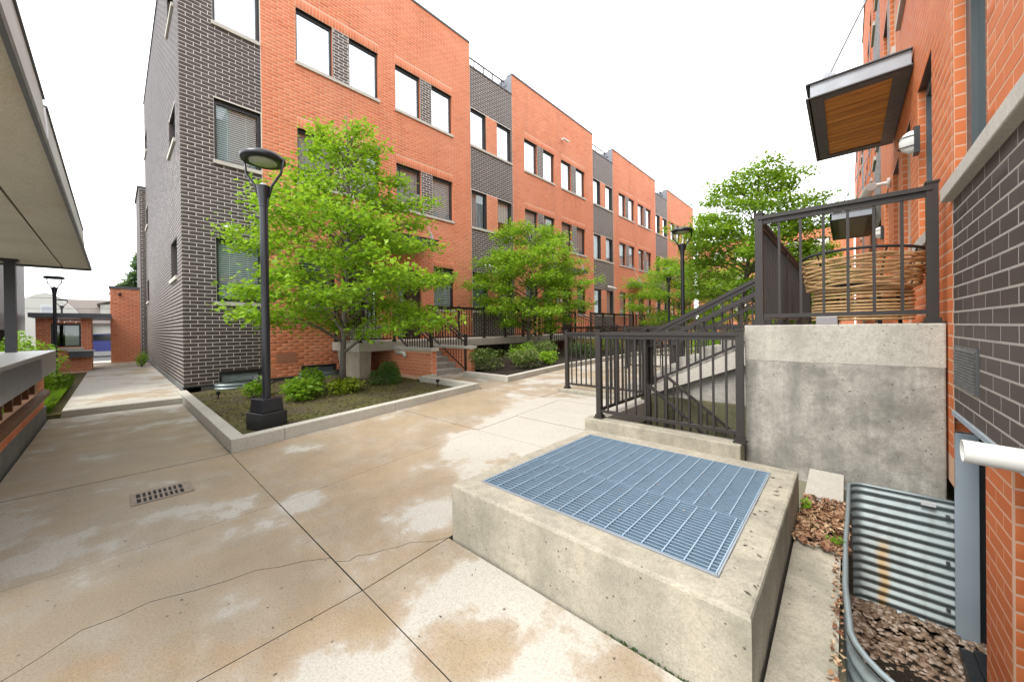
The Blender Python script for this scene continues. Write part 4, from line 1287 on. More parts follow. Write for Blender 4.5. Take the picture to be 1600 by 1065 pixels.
# ------------------------------------------------------------------ east building
eb = thing('apartment_block', 'orange brick block with dark brick panel close at the right edge', 'building', (XR, 20, 0))
jobs = []
SEC = [(1.57, 4.11, 11.3), (11.3, 13.84, 21.05), (21.05, 23.6, 30.8), (30.8, 33.34, 40.5)]
holes_all = []
dz0 = 0.858
def right_section(i, ds, de, oe):
    hd, ho, sw_d, sw_o = [], [], [], []
    if i == 0:
        hd = [(1.62, 2.62, 2.447, 3.95), (3.22, 4.05, 2.447, 3.95), (1.62, 2.6, 5.57, 7.05), (3.2, 4.05, 5.57, 7.05), (1.62, 2.6, 8.85, 10.33), (3.2, 4.05, 8.85, 10.33)]
        sw_d = [(1.45, de, 2.447, 5.0)]
    else:
        for a, b in ZL:
            hd += [(ds + 0.05, ds + 0.95, a, b), (ds + 1.55, ds + 2.48, a, b)]
        sw_d = [(ds + 0.95, ds + 1.55, a, b) for a, b in ZL]
    pw = ((0.84, 1.68), (2.31, 3.26), (3.87, 4.85), (5.33, 6.28))
    for a, b in ZL[1:]:
        ho += [(de + p, de + q, a, b) for p, q in pw]
        sw_o += [(de + 1.68, de + 2.31, a, b), (de + 4.85, de + 5.33, a, b)]
    ho += [(de + pw[0][0], de + pw[0][1], 2.30, 3.89), (de + pw[3][0], de + pw[3][1], 2.30, 3.89)]
    ho += [(de + 2.3, de + 3.2, 1.49, 3.86), (de + 3.6, de + 4.5, 1.49, 3.86)]
    zb = 0.3
    if i == 0:
        z_low = dz0
        jobs.append((course_bricks(0.9, de, dz0, 2.35, [(3.42, 4.04, 1.05, 1.33)], 0.3), F_right, 'dark_brick'))
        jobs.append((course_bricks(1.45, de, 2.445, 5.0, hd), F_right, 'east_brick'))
        jobs.append((course_bricks(1.45, de, 5.0, ZTOPD, hd), F_right, 'dark_brick'))
        wall_sheet(0.9, de, dz0, 2.447, [], F_right, 0.16).build('wall', 'panel_mortar', eb)
        wall_sheet(1.45, de, 2.447, 5.0, [h for h in hd if h[2] < 5], F_right, 0.16, eb, 'orange_mortar').build('wall', 'orange_mortar', eb)
        wall_sheet(1.45, de, 5.0, ZTOPD, [h for h in hd if h[2] > 5], F_right, 0.16, eb, 'dark_brick').build('wall', 'dark_mortar', eb)
    else:
        jobs.append((course_bricks(ds, de, 1.49, ZTOPD, hd + sw_d), F_right, 'dark_brick'))
        ob_ = []
        for s in sw_d:
            ob_ += course_bricks(*s, [])
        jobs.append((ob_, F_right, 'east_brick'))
        wall_sheet(ds, de, zb, ZTOPD, hd, F_right, 0.16, eb, 'dark_brick').build('wall', 'dark_mortar', eb)
    ob = course_bricks(de + 0.003, oe, zb + 0.2, ZTOP, ho + sw_o)
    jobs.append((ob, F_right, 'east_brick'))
    db = []
    for s in sw_o:
        db += course_bricks(*s, [])
    jobs.append((db, F_right, 'dark_brick'))
    wall_sheet(de, oe, zb, ZTOP, ho, F_right, 0.16, eb, 'orange_mortar' if i == 0 else 'east_brick').build('wall', 'orange_mortar', eb)
    for h in hd + ho:
        if abs(h[2] - 1.49) < 0.01:
            door(eb, F_right, h[0], h[1], 1.495, h[3], 1)
        elif h[0] < 25:
            window(eb, F_right, *h, 'glass', None if i == 0 else ('fold', 'blind_white', 0.2), rec=0.055 if h[0] < 6 else 0.1, frame='slate_frame', fw=0.13 if h[0] < 4 else 0.06)
            if not (i == 0 and h[2] < 3 and h[0] < 4.1):
                fbox(F_right, h[0] - 0.03, h[1] + 0.03, h[2] - 0.1, h[2] - 0.003, -0.1, 0.045).build('window_sill', 'stone_sill', eb)
        # brick returns of the near jambs, facing the camera
        if h[0] < 15 and h[2] > 1.4:
            n = int(round((h[3] - h[2]) / BH))
            hh = (h[3] - h[2]) / n
            rr = [(0.003, 0.052, h[2] + q * hh + J / 2, h[2] + (q + 1) * hh - J / 2) for q in range(n)]
            yj = h[1]
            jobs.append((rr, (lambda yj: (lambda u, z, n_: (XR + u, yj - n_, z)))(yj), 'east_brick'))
    fbox(F_right, de, oe, ZTOP, ZTOP + 0.07, -0.32, 0.03).build('coping', 'coping_metal', eb)
    fbox(F_right, ds, de, ZTOPD, ZTOPD + 0.06, -0.32, 0.03).build('coping', 'coping_metal', eb)
    fbox(F_right, de + 0.01, oe - 0.01, ZTOPD - 0.3, ZTOP - 0.002, -6.0, -0.3).build('parapet_cladding', 'clad_metal', eb)
for i, s in enumerate(SEC):
    right_section(i, *s)
# low basement zone below the projecting dark panel
def F_pier(u, z, n):
    return (0.592 - n, u, z)
def F_pier_s(u, z, n):
    return (u, 3.035 - n, z)
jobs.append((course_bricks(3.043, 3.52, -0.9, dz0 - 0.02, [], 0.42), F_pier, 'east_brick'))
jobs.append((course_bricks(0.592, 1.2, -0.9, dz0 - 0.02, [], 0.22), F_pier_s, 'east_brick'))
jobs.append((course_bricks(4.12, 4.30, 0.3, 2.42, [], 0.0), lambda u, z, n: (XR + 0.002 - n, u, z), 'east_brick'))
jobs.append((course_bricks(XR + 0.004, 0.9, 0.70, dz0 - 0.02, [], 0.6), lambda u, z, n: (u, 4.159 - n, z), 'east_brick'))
lay_bricks(eb, jobs, 300, minpx=9.0, proud=0.0012)
MB().box(0.592, 1.6, 3.035, 3.52, -0.95, dz0 - 0.012).build('basement_pier', 'orange_mortar', eb)
MB().box(0.57, 1.6, 0.9, 4.28, dz0 - 0.01, dz0 - 0.002).build('panel_soffit', 'black_membrane', eb)
MB().box(XR - 0.012, 0.62, 0.9, 4.11, dz0 - 0.03, dz0).build('base_flashing', 'grey_flashing', eb)
MB().box(0.80, 0.9, 3.52, 4.125, -0.95, dz0 - 0.012).build('basement_glass', 'black_membrane', eb)
MB().box(0.668, 0.9, 4.13, 4.28, -0.95, 0.70).build('membrane_jamb', 'black_membrane', eb)
MB().box(XR + 0.004, 0.9, 4.16, 4.28, 0.70, dz0 - 0.012).build('jamb_wall', 'orange_mortar', eb)
MB().box(0.62, 1.6, 0.9, 3.03, -0.95, -0.60).build('basement_wall', 'black_membrane', eb)
MB().box(1.15, 1.6, 0.9, 3.03, -0.6, dz0 - 0.012).build('basement_wall', 'interior_dark', eb)
MB().box(0.5, 0.6, 0.9, 4.135, 2.35, 2.447).build('stone_band', 'stone_sill', eb, bevel=0.008)
fbox(F_right, 3.42, 4.04, 1.05, 1.33, 0.002, 0.010).build('vent_plate', 'dark_steel', eb)
vf = MB()
for i in range(13):
    zz = 1.062 + i * 0.020
    vf.hexa([F_right(3.44, zz, 0.010), F_right(4.02, zz, 0.010), F_right(4.02, zz, 0.020), F_right(3.44, zz, 0.020), F_right(3.44, zz + 0.010, 0.010), F_right(4.02, zz + 0.010, 0.010), F_right(4.02, zz + 0.006, 0.014), F_right(3.44, zz + 0.006, 0.014)])
vf.build('vent_louvre', 'dark_steel', eb)
MB().box(XR + 0.2, XR + 8, 0.9, 40.5, -0.2, ZTOPD - 0.3).build('building_core', 'interior_dark', eb)
MB().box(XR + 0.001, XR + 8, 40.5, 40.7, -0.2, ZTOP).build('wall', 'orange_mortar', eb)

canopy('door_canopy', 'cedar-lined steel canopy hanging on a cable over the right doors', F_right, 6.0, 8.41, 4.298, 4.49, 0.915, 0.0, True, [6.35], 'canopies of the right block')
canopy('door_canopy', 'smaller grey canopy seen through the landing railing, behind the wicker chair', F_right, 13.1, 16.3, 4.22, 4.41, 0.87, 0.0, False, [13.5, 15.9], 'canopies of the right block')
wall_lamp(F_right, 5.62, 3.33, 'caged oval wall lamp under the cedar canopy at right', 'wall lamps of the right block')
wall_lamp(F_right, 10.6, 3.3, 'second oval wall lamp farther along the right wall, below the camera', 'wall lamps of the right block')
sec_cam(F_right, 9.0, 3.85, 'white security camera on the right wall above the railing', 1.7)

# white pipe through the wall
t = thing('drain_pipe', 'white plastic pipe end sticking out under the dark brick panel', 'pipe', (0.5, 2.45, 0.8))
pm = MB()
n = 28
cy_, cz_ = 2.40, 0.957
ro, ri = 0.0455, 0.039
xs_ = [0.345, 0.349, 0.75]
prof = [(0.42, ri), (0.346, ri), (0.344, ro - 0.002), (0.346, ro), (0.62, ro)]
for xx, rr in prof:
    for q in range(n):
        a = 2 * math.pi * q / n
        pm.v.append((xx, cy_ + rr * math.cos(a), cz_ + rr * math.sin(a) - 0.05 * (xx - 0.344)))
for i in range(len(prof) - 1):
    for q in range(n):
        q2 = (q + 1) % n
        pm.f.append((i * n + q, (i + 1) * n + q, (i + 1) * n + q2, i * n + q2))
pm.build('pipe_wall', 'white_plastic', t, smooth=True)
MB().tube([(0.41, cy_, cz_), (0.419, cy_, cz_)], ri, 20).build('pipe_inside', 'blind_grey', t)

# corrugated window well
t = thing('window_well', 'corrugated galvanised steel window well sunk at the right, full of pebbles', 'window well', (0.3, 3, -0.7))
path = [(0.80, 4.19), (0.35, 4.19), (0.10, 4.19)]
for a in np.linspace(90, 180, 8)[1:]:
    path.append((0.10 + 0.095 * math.cos(math.radians(a)), 4.095 + 0.095 * math.sin(math.radians(a))))
path += [(0.0, 3.6), (-0.012, 3.0), (-0.012, 2.5), (0.0, 2.25)]
for a in np.linspace(180, 262, 9)[1:]:
    path.append((0.36 + 0.36 * math.cos(math.radians(a)), 2.20 + 0.36 * math.sin(math.radians(a))))
path += [(0.62, 1.80), (0.80, 1.78)]
Z1, Z0 = 0.19, -0.90
nz_ = 15 * 8
mb = MB()
for j in range(nz_ + 1):
    z = Z1 - 0.03 - (Z1 - 0.03 - Z0) * j / nz_
    off = 0.013 * math.cos(2 * math.pi * j / 8)
    for i, (x, y) in enumerate(path):
        p0 = Vector(path[max(i - 1, 0)]); p1 = Vector(path[min(i + 1, len(path) - 1)])
        tg = (p1 - p0).normalized(); nrm = Vector((tg.y, -tg.x))
        mb.v.append((x + nrm.x * off, y + nrm.y * off, z))
m_ = len(path)
for j in range(nz_):
    for i in range(m_ - 1):
        mb.f.append((j * m_ + i, (j + 1) * m_ + i, (j + 1) * m_ + i + 1, j * m_ + i + 1))
mb.build('corrugated_wall', 'well_steel', t, smooth=True)
rim = MB(); rim.tube([(x, y, Z1 - 0.018) for x, y in path], 0.012, 10); rim.build('rolled_rim', 'galvanised', t, smooth=True)
MB().box(0.556, 0.666, 4.115, 4.128, -0.9, 0.70).build('end_flange', 'grey_flashing', t, bevel=0.003)
MB().box(0.40, 0.475, 4.158, 4.172, 0.118, 0.148).build('sticker', 'pale_frame', t)
bolts = MB()
for zz in (0.06, -0.28, -0.62):
    bolts.box(0.52, 0.54, 4.155, 4.172, zz, zz + 0.018)
bolts.build('bolt', 'dark_steel', t)
def pebbles(name, label, x0, x1, y0, y1, zf, n, smin, smax, mat, flat=0.6, cat='gravel'):
    """many small stones as one mesh"""
    ico = np.array([(0, 0, 1), (0.894, 0, 0.447), (0.276, 0.851, 0.447), (-0.724, 0.526, 0.447), (-0.724, -0.526, 0.447), (0.276, -0.851, 0.447), (0.724, 0.526, -0.447), (-0.276, 0.851, -0.447), (-0.894, 0, -0.447), (-0.276, -0.851, -0.447), (0.724, -0.526, -0.447), (0, 0, -1)])
    tri = np.array([(0, 1, 2), (0, 2, 3), (0, 3, 4), (0, 4, 5), (0, 5, 1), (1, 6, 2), (2, 7, 3), (3, 8, 4), (4, 9, 5), (5, 10, 1), (2, 6, 7), (3, 7, 8), (4, 8, 9), (5, 9, 10), (1, 10, 6), (6, 11, 7), (7, 11, 8), (8, 11, 9), (9, 11, 10), (10, 11, 6)])
    V, F = [], []
    for i in range(n):
        x, y = rng.uniform(x0, x1), rng.uniform(y0, y1)
        s = rng.uniform(smin, smax) * np.array([rng.uniform(0.8, 1.6), rng.uniform(0.7, 1.1), flat * rng.uniform(0.6, 1.1)])
        an, ti = rng.uniform(0, 6.28), rng.uniform(-0.4, 0.4)
        v = ico * (1 + rng.uniform(-0.12, 0.12, (12, 1))) * s
        ca, sa, ct, st_ = math.cos(an), math.sin(an), math.cos(ti), math.sin(ti)
        v = v @ np.array([(ct, 0, -st_), (0, 1, 0), (st_, 0, ct)])
        v = v @ np.array([(ca, sa, 0), (-sa, ca, 0), (0, 0, 1)])
        v += (x, y, zf(x, y) + rng.uniform(-0.3, 0.5) * smin)
        F.append(tri + len(V) * 12); V.append(v)
    return link_mesh(name, np.concatenate(V), np.concatenate(F), mat, None, True, kind='stuff', label=label, category=cat)
MB().box(-0.02, 1.3, 1.75, 4.25, -1.0, -0.80).build('well_bed', 'dark_mulch', kind='structure')
pebbles('well_pebbles', 'brown river pebbles on the floor of the window well', 0.0, 0.72, 1.82, 4.16, lambda x, y: -0.785 + 0.03 * math.sin(5 * y), 3400, 0.011, 0.026, 'pebble')
tag(MB().box(0.60, 0.66, 2.2, 3.9, -0.82, -0.69).bar((0.57, 3.9, -0.76), (0.57, 2.2, -0.76), 0.06, 0.10).build('edging_board', 'black_membrane'), 'black edging board lying along the wall in the window well', 'board')

def leaf_scatter(name, label, pts_n, region, zf, size, mat, cat='litter', tilt=0.5, up=0.012):
    """flat dry leaves and chips, one mesh"""
    x0, x1, y0, y1 = region
    n = pts_n
    c_ = np.stack([rng.uniform(x0, x1, n), rng.uniform(y0, y1, n)], 1)
    an = rng.uniform(0, 6.28, n)
    s = rng.uniform(size * 0.5, size, n)
    V = np.zeros((n, 4, 3))
    shape = np.array([(-1, 0), (0, -0.45), (1, 0), (0, 0.45)])
    for q in range(4):
        x = shape[q, 0] * s; y = shape[q, 1] * s
        V[:, q, 0] = c_[:, 0] + x * np.cos(an) - y * np.sin(an)
        V[:, q, 1] = c_[:, 1] + x * np.sin(an) + y * np.cos(an)
        V[:, q, 2] = rng.uniform(0.0, up, n)
    zz = np.array([zf(a, b) for a, b in c_])
    V[:, :, 2] += zz[:, None]
    F = np.arange(n * 4).reshape(n, 4)
    return link_mesh(name, V.reshape(-1, 3), F, mat, None, False, kind='stuff', label=label, category=cat)
leaf_scatter('leaf_litter', 'dry tan leaves and chips between plinth and window well', 1000, (-0.25, 0.0, 2.85, 3.68), lambda x, y: zg(3.2) - 0.008 + (0.02 if 2.95 < y < 3.62 else 0.03), 0.024, 'dry_leaf', up=0.03)
leaf_scatter('leaf_litter', 'line of dry leaves along the left side of the window well', 130, (-0.06, -0.015, 1.9, 2.95), lambda x, y: zg(y) + 0.022, 0.018, 'dry_leaf', up=0.02)

# drain cover in the pavement
t = thing('drain_grate', 'small rusty rectangular drain grate set in the walkway', 'drain', (-4.61, 0.3, 0))
MB().box(-4.75, -4.47, 0.10, 0.49, 0.0005, 0.0035).build('drain_void', 'void_black', t)
fr = MB()
for a, b, c_, d_ in ((-4.765, -4.735, 0.085, 0.505), (-4.485, -4.455, 0.085, 0.505), (-4.735, -4.485, 0.085, 0.12), (-4.735, -4.485, 0.435, 0.505), (-4.622, -4.598, 0.12, 0.435)):
    fr.box(a, b, c_, d_, 0.0, 0.008)
fr.build('drain_frame', 'rust_iron', t)
sl = MB().box(-0.125, 0.125, -0.0075, 0.0075, 0.0, 0.007)
repeat('drain_bar', sl, 'rust_iron', t, [(-4.61, 0.12 + 0.035 * (i + 1), 0.0012) for i in range(8)])

# ------------------------------------------------------------------ planting beds of the west side
def curb_piece(parent, poly, ztop, zbot=-0.1):
    return MB().prism(poly, zbot, ztop).build('curb_stone', 'curb_concrete', parent, bevel=0.008)
t = thing('planter_curb', 'pale concrete curb round the front bed with the lamp post', 'curb', (-6, 2, 0))
zc = lambda x, y: 0.165 + (y - 0.97) * 0.049
curb_piece(t, [(-10.9, 0.965), (-8.3, 0.965), (-8.3, 1.115), (-10.9, 1.115)], zc)
curb_piece(t, [(-8.295, 0.965), (-5.462, 0.965), (-5.612, 1.115), (-8.295, 1.115)], zc)
curb_piece(t, [(-5.46, 0.966), (-5.46, 1.55), (-5.61, 1.55), (-5.61, 1.117)], zc)
curb_piece(t, [(-5.46, 1.555), (-5.46, 3.2), (-5.61, 3.2), (-5.61, 1.555)], zc)
curb_piece(t, [(-5.46, 3.205), (-5.46, 4.97), (-5.61, 4.97), (-5.61, 3.205)], zc)
curb_piece(t, [(-5.46, 4.975), (-5.46, 5.12), (-7.25, 5.12), (-7.25, 4.975)], lambda x, y: 0.365)
curb_piece(t, [(-7.255, 4.975), (-7.255, 5.4), (-7.40, 5.4), (-7.40, 4.975)], lambda x, y: 0.37)
def soil(name, x0, x1, y0, y1, mat, z_of):
    nx, ny = 40, 36
    xs = np.linspace(x0, x1, nx); ys = np.linspace(y0, y1, ny)
    V = np.zeros((ny, nx, 3))
    for j, y in enumerate(ys):
        for i, x in enumerate(xs):
            V[j, i] = (x, y, z_of(x, y) + 0.025 * mnoise.noise(Vector((x * 1.7, y * 1.7, 0))) + 0.012 * mnoise.noise(Vector((x * 9, y * 9, 3))))
    F = []
    for j in range(ny - 1):
        for i in range(nx - 1):
            F.append((j * nx + i, j * nx + i + 1, (j + 1) * nx + i + 1, (j + 1) * nx + i))
    return link_mesh(name, V.reshape(-1, 3), F, mat, None, True, kind='structure')
def zbed(x, y):
    return 0.085 + (y - 1.0) * 0.038
soil('planting_soil', -10.895, -5.61, 1.117, 4.97, 'soil', zbed)
soil('planting_soil', -9.3, -7.3, 4.97, 5.33, 'soil', lambda x, y: 0.19)
t = thing('planter_curb', 'pale concrete curb round the second bed beyond the stair', 'curb', (-6, 8, 0.2))
zc2 = lambda x, y: zg(y) + 0.12
curb_piece(t, [(-7.0, 5.985), (-5.622, 5.985), (-5.622, 6.13), (-7.0, 6.13)], zc2, 0.0)
for a, b in ((5.985, 8.3), (8.305, 10.6), (10.605, 13), (13.005, 16), (16.005, 20)):
    curb_piece(t, [(-5.62, a), (-5.475, a), (-5.475, b), (-5.62, b)], zc2, 0.0)
soil('planting_soil', -9.2, -5.62, 6.76, 20, 'dark_mulch', lambda x, y: zg(y) + 0.05)
soil('planting_soil', -7.0, -5.62, 6.13, 6.76, 'dark_mulch', lambda x, y: zg(y) + 0.05)
MB().box(-10.895, -9.2, 6.85, 40, -0.5, 0.0).build('area_way', 'void_black', kind='structure')

# corrugated little wells at the basement windows
def small_well(y0, y1, label):
    t = thing('window_well', label, 'window well', (X0 + 0.2, (y0 + y1) / 2, 0), 'small wells at the basement windows')
    pts = [(X0 + 0.01, y0)]
    for a in np.linspace(0, 1, 15):
        an = math.pi * a
        pts.append((X0 + 0.02 + 0.38 * math.sin(an) ** 0.6, (y0 + y1) / 2 - (y1 - y0) / 2 * math.cos(an)))
    pts.append((X0 + 0.01, y1))
    mb = MB()
    nz = 24
    zt_ = zbed(0, (y0 + y1) / 2) + 0.17
    for j in range(nz + 1):
        z = zt_ - 0.24 * j / nz
        off = 0.016 * math.cos(2 * math.pi * j / 8)
        for (x, y) in pts:
            c_ = Vector((X0, (y0 + y1) / 2)); dv = (Vector((x, y)) - c_).normalized()
            mb.v.append((x + dv.x * off, y + dv.y * off, z))
    m_ = len(pts)
    for j in range(nz):
        for i in range(m_ - 1):
            mb.f.append((j * m_ + i, (j + 1) * m_ + i, (j + 1) * m_ + i + 1, j * m_ + i + 1))
    mb.build('corrugated_wall', 'galvanised', t, smooth=True)
small_well(1.62, 2.72, 'white corrugated well under the dark corner basement window')
small_well(3.45, 4.6, 'small corrugated well under the orange wall basement window')

# ------------------------------------------------------------------ entry terraces
def terrace(i, ys, ye, stair, label, pier):
    t = thing('entry_terrace', label, 'terrace', (-10, (ys + ye) / 2, 0), 'raised entry terraces in front of the doors')
    MB().box(X0 + 0.02, -9.2, ys, ye, 0.90, 1.14).build('floor_slab', 'curb_concrete', t, bevel=0.01)
    if pier:
        mb = MB()
        mb.hexa([(-10.2, ys + 0.02, -0.1), (-9.22, ys + 0.02, -0.1), (-9.22, ys + 0.30, -0.1), (-10.2, ys + 0.30, -0.1), (-10.6, ys + 0.02, 0.92), (-9.215, ys + 0.02, 0.92), (-9.215, ys + 0.36, 0.92), (-10.6, ys + 0.36, 0.92)])
        mb.build('corner_pier', 'mossy_concrete' if False else 'plinth_concrete', t, bevel=0.01)
    MB().box(X0 + 0.02, -9.24, ye - 0.25, ye - 0.01, -0.1, 0.90).build('end_wall', 'landing_concrete', t)
    # stair block
    a, b = stair
    zb = zg(a)
    n = 6
    for k_ in range(n - 1):
        xx = -9.2 + 0.30 * (n - 1 - k_)
        MB().box(-9.195, xx, a + 0.12, b - 0.12, zb - 0.05, zb + (1.14 - zb) * (k_ + 1) / n).build('step', 'step_concrete', t, bevel=0.012)
    for yy, lab in ((a, 1), (b - 0.14, 2)):
        jobs_ = []
        x_end = -7.42 if lab == 1 else -7.35
        MB().box(-9.19, x_end, yy, yy + 0.14, zb - 0.1, 0.93).build('cheek_wall', 'orange_mortar', t)
        if lab == 1:
            MB().box(-10.88, -9.19, yy, yy + 0.14, zb - 0.1, 0.895).build('cheek_wall', 'orange_mortar', t)
        f1 = (lambda yy: (lambda u, z, n_: (u, yy - n_, z)))(yy)
        f2 = (lambda xe: (lambda u, z, n_: (xe + n_, u, z)))(x_end)
        jobs_.append((course_bricks(-9.19 if lab == 2 else -10.88, x_end, zb + 0.02, 0.925 if lab == 2 else 0.88, [], 0.1 * lab), f1, 'orange_brick'))
        jobs_.append((course_bricks(yy, yy + 0.14, zb + 0.02, 0.925, []), f2, 'orange_brick'))
        lay_bricks(t, jobs_, 110 if i == 0 else 0)
        MB().box(-9.22, x_end + 0.05, yy - 0.04, yy + 0.18, 0.932, 1.01).build('cap_stone', 'stone_sill', t, bevel=0.006)
    return t
GW = 'bronze railings of the entry terraces'
def stair_rail(label, y, z_top, z_bot, x0, x1, group):
    p = Vector((x0, y, z_top)); q = Vector((x1, y, z_bot))
    t = thing('stair_railing', label, 'railing', (p + q) / 2, group)
    MB().bar(p, q, 0.05, 0.035).build('hand_rail', 'bronze_metal', t)
    MB().bar(p - Vector((0, 0.0, 0.12)), q - Vector((0, 0.0, 0.12)), 0.036, 0.03).build('sub_rail', 'bronze_metal', t)
    MB().bar(p - Vector((0, 0, 0.86)), q - Vector((0, 0, 0.86)), 0.036, 0.03).build('lower_rail', 'bronze_metal', t)
    pk = MB().box(-0.009, 0.009, -0.009, 0.009, -0.86, -0.11)
    n = 14
    repeat('picket', pk, 'bronze_metal', t, [p + (q - p) * ((k_ + 0.5) / n) for k_ in range(n)])
    pm = MB().box(-0.032, 0.032, -0.032, 0.032, -1.0, 0.03)
    repeat('post', pm, 'bronze_metal', t, [q + Vector((0, 0, 0.08))])
terrace(0, 4.35, 11.95, (5.36, 6.72), 'nearest raised concrete entry terrace with a brick cheek-wall stair', True)
terrace(1, 12.0, 21.5, (14.9, 16.3), 'second entry terrace, behind the hedge and the middle tree', False)
terrace(2, 21.6, 31.2, (24.4, 25.8), 'third entry terrace in front of the brown double doors', False)
railing('terrace railing left of the nearest stair, behind the nearest trunk', (-9.27, 4.42), (-9.27, 5.42), 1.14, 1.14, 1.05, GW, (0.0, 1.0), 0.115)
railing('end railing across the left end of the nearest terrace', (-10.8, 4.42), (-9.34, 4.42), 1.14, 1.14, 1.05, GW, (0.0,), 0.115)
railing('long terrace railing between the nearest stair and the middle tree', (-9.27, 6.64), (-9.27, 11.85), 1.14, 1.14, 1.05, GW, (0.0, 0.22, 0.44, 0.65, 0.85, 1.0), 0.115)
stair_rail('left stair railing of the nearest entry stair', 5.48, 2.16, 1.26, -9.2, -7.6, GW)
stair_rail('right stair railing of the nearest entry stair', 6.58, 2.16, 1.22, -9.2, -7.55, GW)
railing('second terrace railing, left of its stair, behind the middle tree', (-9.27, 12.1), (-9.27, 14.9), 1.14, 1.14, 1.05, GW, (0.0, 0.33, 0.66, 1.0), 0.12)
railing('second terrace railing, right of its stair', (-9.27, 16.3), (-9.27, 21.4), 1.14, 1.14, 1.05, GW, (0.0, 0.25, 0.5, 0.75, 1.0), 0.12)
stair_rail('left stair railing of the second entry stair', 15.0, 2.16, 1.4, -9.2, -7.5, GW)
stair_rail('right stair railing of the second entry stair', 16.2, 2.16, 1.4, -9.2, -7.5, GW)
railing('third terrace railing in front of the brown double doors', (-9.27, 21.7), (-9.27, 30.9), 1.14, 1.14, 1.05, GW, (0.0, 0.14, 0.28, 0.42, 0.56, 0.7, 0.85, 1.0), 0.125)
railing('low ground railing running behind the second hedge', (-8.75, 12.2), (-8.75, 24.0), 0.42, 0.42, 1.07, GW, tuple(k_ / 8 for k_ in range(9)), 0.13)
railing('cross railing of the courtyard beyond the sunken stairwell', (-5.0, 12.6), (-0.8, 12.6), 0.42, 0.42, 1.08, GP, (0.0, 0.25, 0.5, 0.75, 1.0), 0.12)
railing('middle courtyard railing beyond the landing stair', (-4.2, 9.2), (-0.8, 9.2), 0.4, 0.4, 1.07, GP, (0.0, 0.33, 0.67, 1.0), 0.12)

# white elbow pipe under the terrace and objects on it
t = thing('overflow_pipe', 'short white elbow pipe poking out under the nearest terrace', 'pipe', (-8.8, 5.3, 0.8))
MB().tube([(-8.95, 5.30, 0.86), (-8.62, 5.30, 0.86), (-8.55, 5.30, 0.84), (-8.53, 5.30, 0.74)], 0.05, 14).build('pipe_wall', 'white_plastic', t, smooth=True)
t = thing('planter_box', 'white wicker-look planter box on the nearest terrace behind the railing', 'planter', (-10.2, 4.9, 1.14))
MB().box(-10.3, -9.75, 4.62, 5.3, 1.145, 1.55).build('box_body', 'white_plastic', t)
MB().box(-10.33, -9.72, 4.59, 5.33, 1.55, 1.60).build('box_rim', 'white_plastic', t)

# ------------------------------------------------------------------ lamps
def street_lamp(x, y, z, label, s=1.0, base_yaw=0.35, big=False, cat_group='black post-top courtyard lamps'):
    t = thing('street_lamp', label, 'street lamp', (x, y, z), cat_group)
    c_ = Vector((x, y, z))
    H = 3.2 * s
    if big:
        def ring(mb, h0, h1, a0, a1):
            p = []
            for zz, a in ((h0, a0), (h1, a1)):
                for q in range(4):
                    an = base_yaw + math.pi / 4 + q * math.pi / 2
                    p.append((x + a * math.cos(an) * 1.414, y + a * math.sin(an) * 1.414, z + zz))
            mb.hexa(p)
        mb = MB(); ring(mb, -0.1, 0.235, 0.185, 0.185); mb.build('concrete_base', 'black_membrane', t, bevel=0.012)
        mb = MB(); ring(mb, 0.237, 0.43, 0.155, 0.14); mb.build('base_cover', 'black_lamp', t, bevel=0.012)
    MB().lathe((x, y, z), [(0.052 * s, 0.0 if not big else 0.42), (0.052 * s, H - 0.03), (0.06 * s, H - 0.03), (0.06 * s, H)], 20).build('pole', 'black_lamp', t, smooth=False)
    MB().lathe((x, y, z), [(0.058 * s, H - 0.02), (0.062 * s, H + 0.02), (0.085 * s, H + 0.24 * s), (0.088 * s, H + 0.26 * s), (0.03, H + 0.26 * s)], 24).build('collar', 'black_lamp', t)
    MB().lathe((x, y, z), [(0.045 * s, H + 0.26 * s), (0.042 * s, H + 0.29 * s), (0.02 * s, H + 0.305 * s)], 16).build('sensor_cap', 'pale_frame', t, smooth=True)
    R = 0.285 * s
    zl = H + 0.62 * s
    MB().lathe((x, y, z), [(R * 0.62, zl), (R * 0.94, zl - 0.012), (R, zl + 0.012), (R * 0.99, zl + 0.05 * s), (R * 0.85, zl + 0.085 * s), (R * 0.3, zl + 0.10 * s), (0.01, zl + 0.10 * s)], 36).build('luminaire', 'black_lamp', t, smooth=True)
    MB().lathe((x, y, z), [(0.02, zl - 0.022), (R * 0.6, zl - 0.02), (R * 0.62, zl - 0.002)], 32).build('lens', 'lamp_lens', t, smooth=True)
    for an in (base_yaw + 0.5, base_yaw + 0.5 + math.pi * 0.98):
        dv = Vector((math.cos(an), math.sin(an), 0))
        pts = [c_ + dv * 0.07 * s + Vector((0, 0, H + 0.1 * s)), c_ + dv * 0.12 * s + Vector((0, 0, H + 0.27 * s)), c_ + dv * 0.25 * s + Vector((0, 0, H + 0.45 * s)), c_ + dv * (R - 0.01) + Vector((0, 0, zl + 0.03))]
        MB().tube(pts, 0.017 * s, 10).build('arm', 'black_lamp', t, smooth=True)
    return t
street_lamp(-6.08, 1.5, 0.10, 'nearest black lamp post on a square base in the front bed', 1.0, 0.30, True)
street_lamp(-3.5, 11.5, 0.42, 'black lamp post in the courtyard, left of the spreading tree', 1.0, 0.1)
street_lamp(-6.4, 18.9, 0.42, 'farther smaller-looking lamp post between the lime green trees', 1.0, -0.3)
street_lamp(-19.3, -1.35, 0.12, 'black lamp post in front of the gatehouse window at far left', 0.84, 0.4)
street_lamp(-33, -2.05, 0.12, 'lamp head showing above the gatehouse roof', 0.86, 0.9)
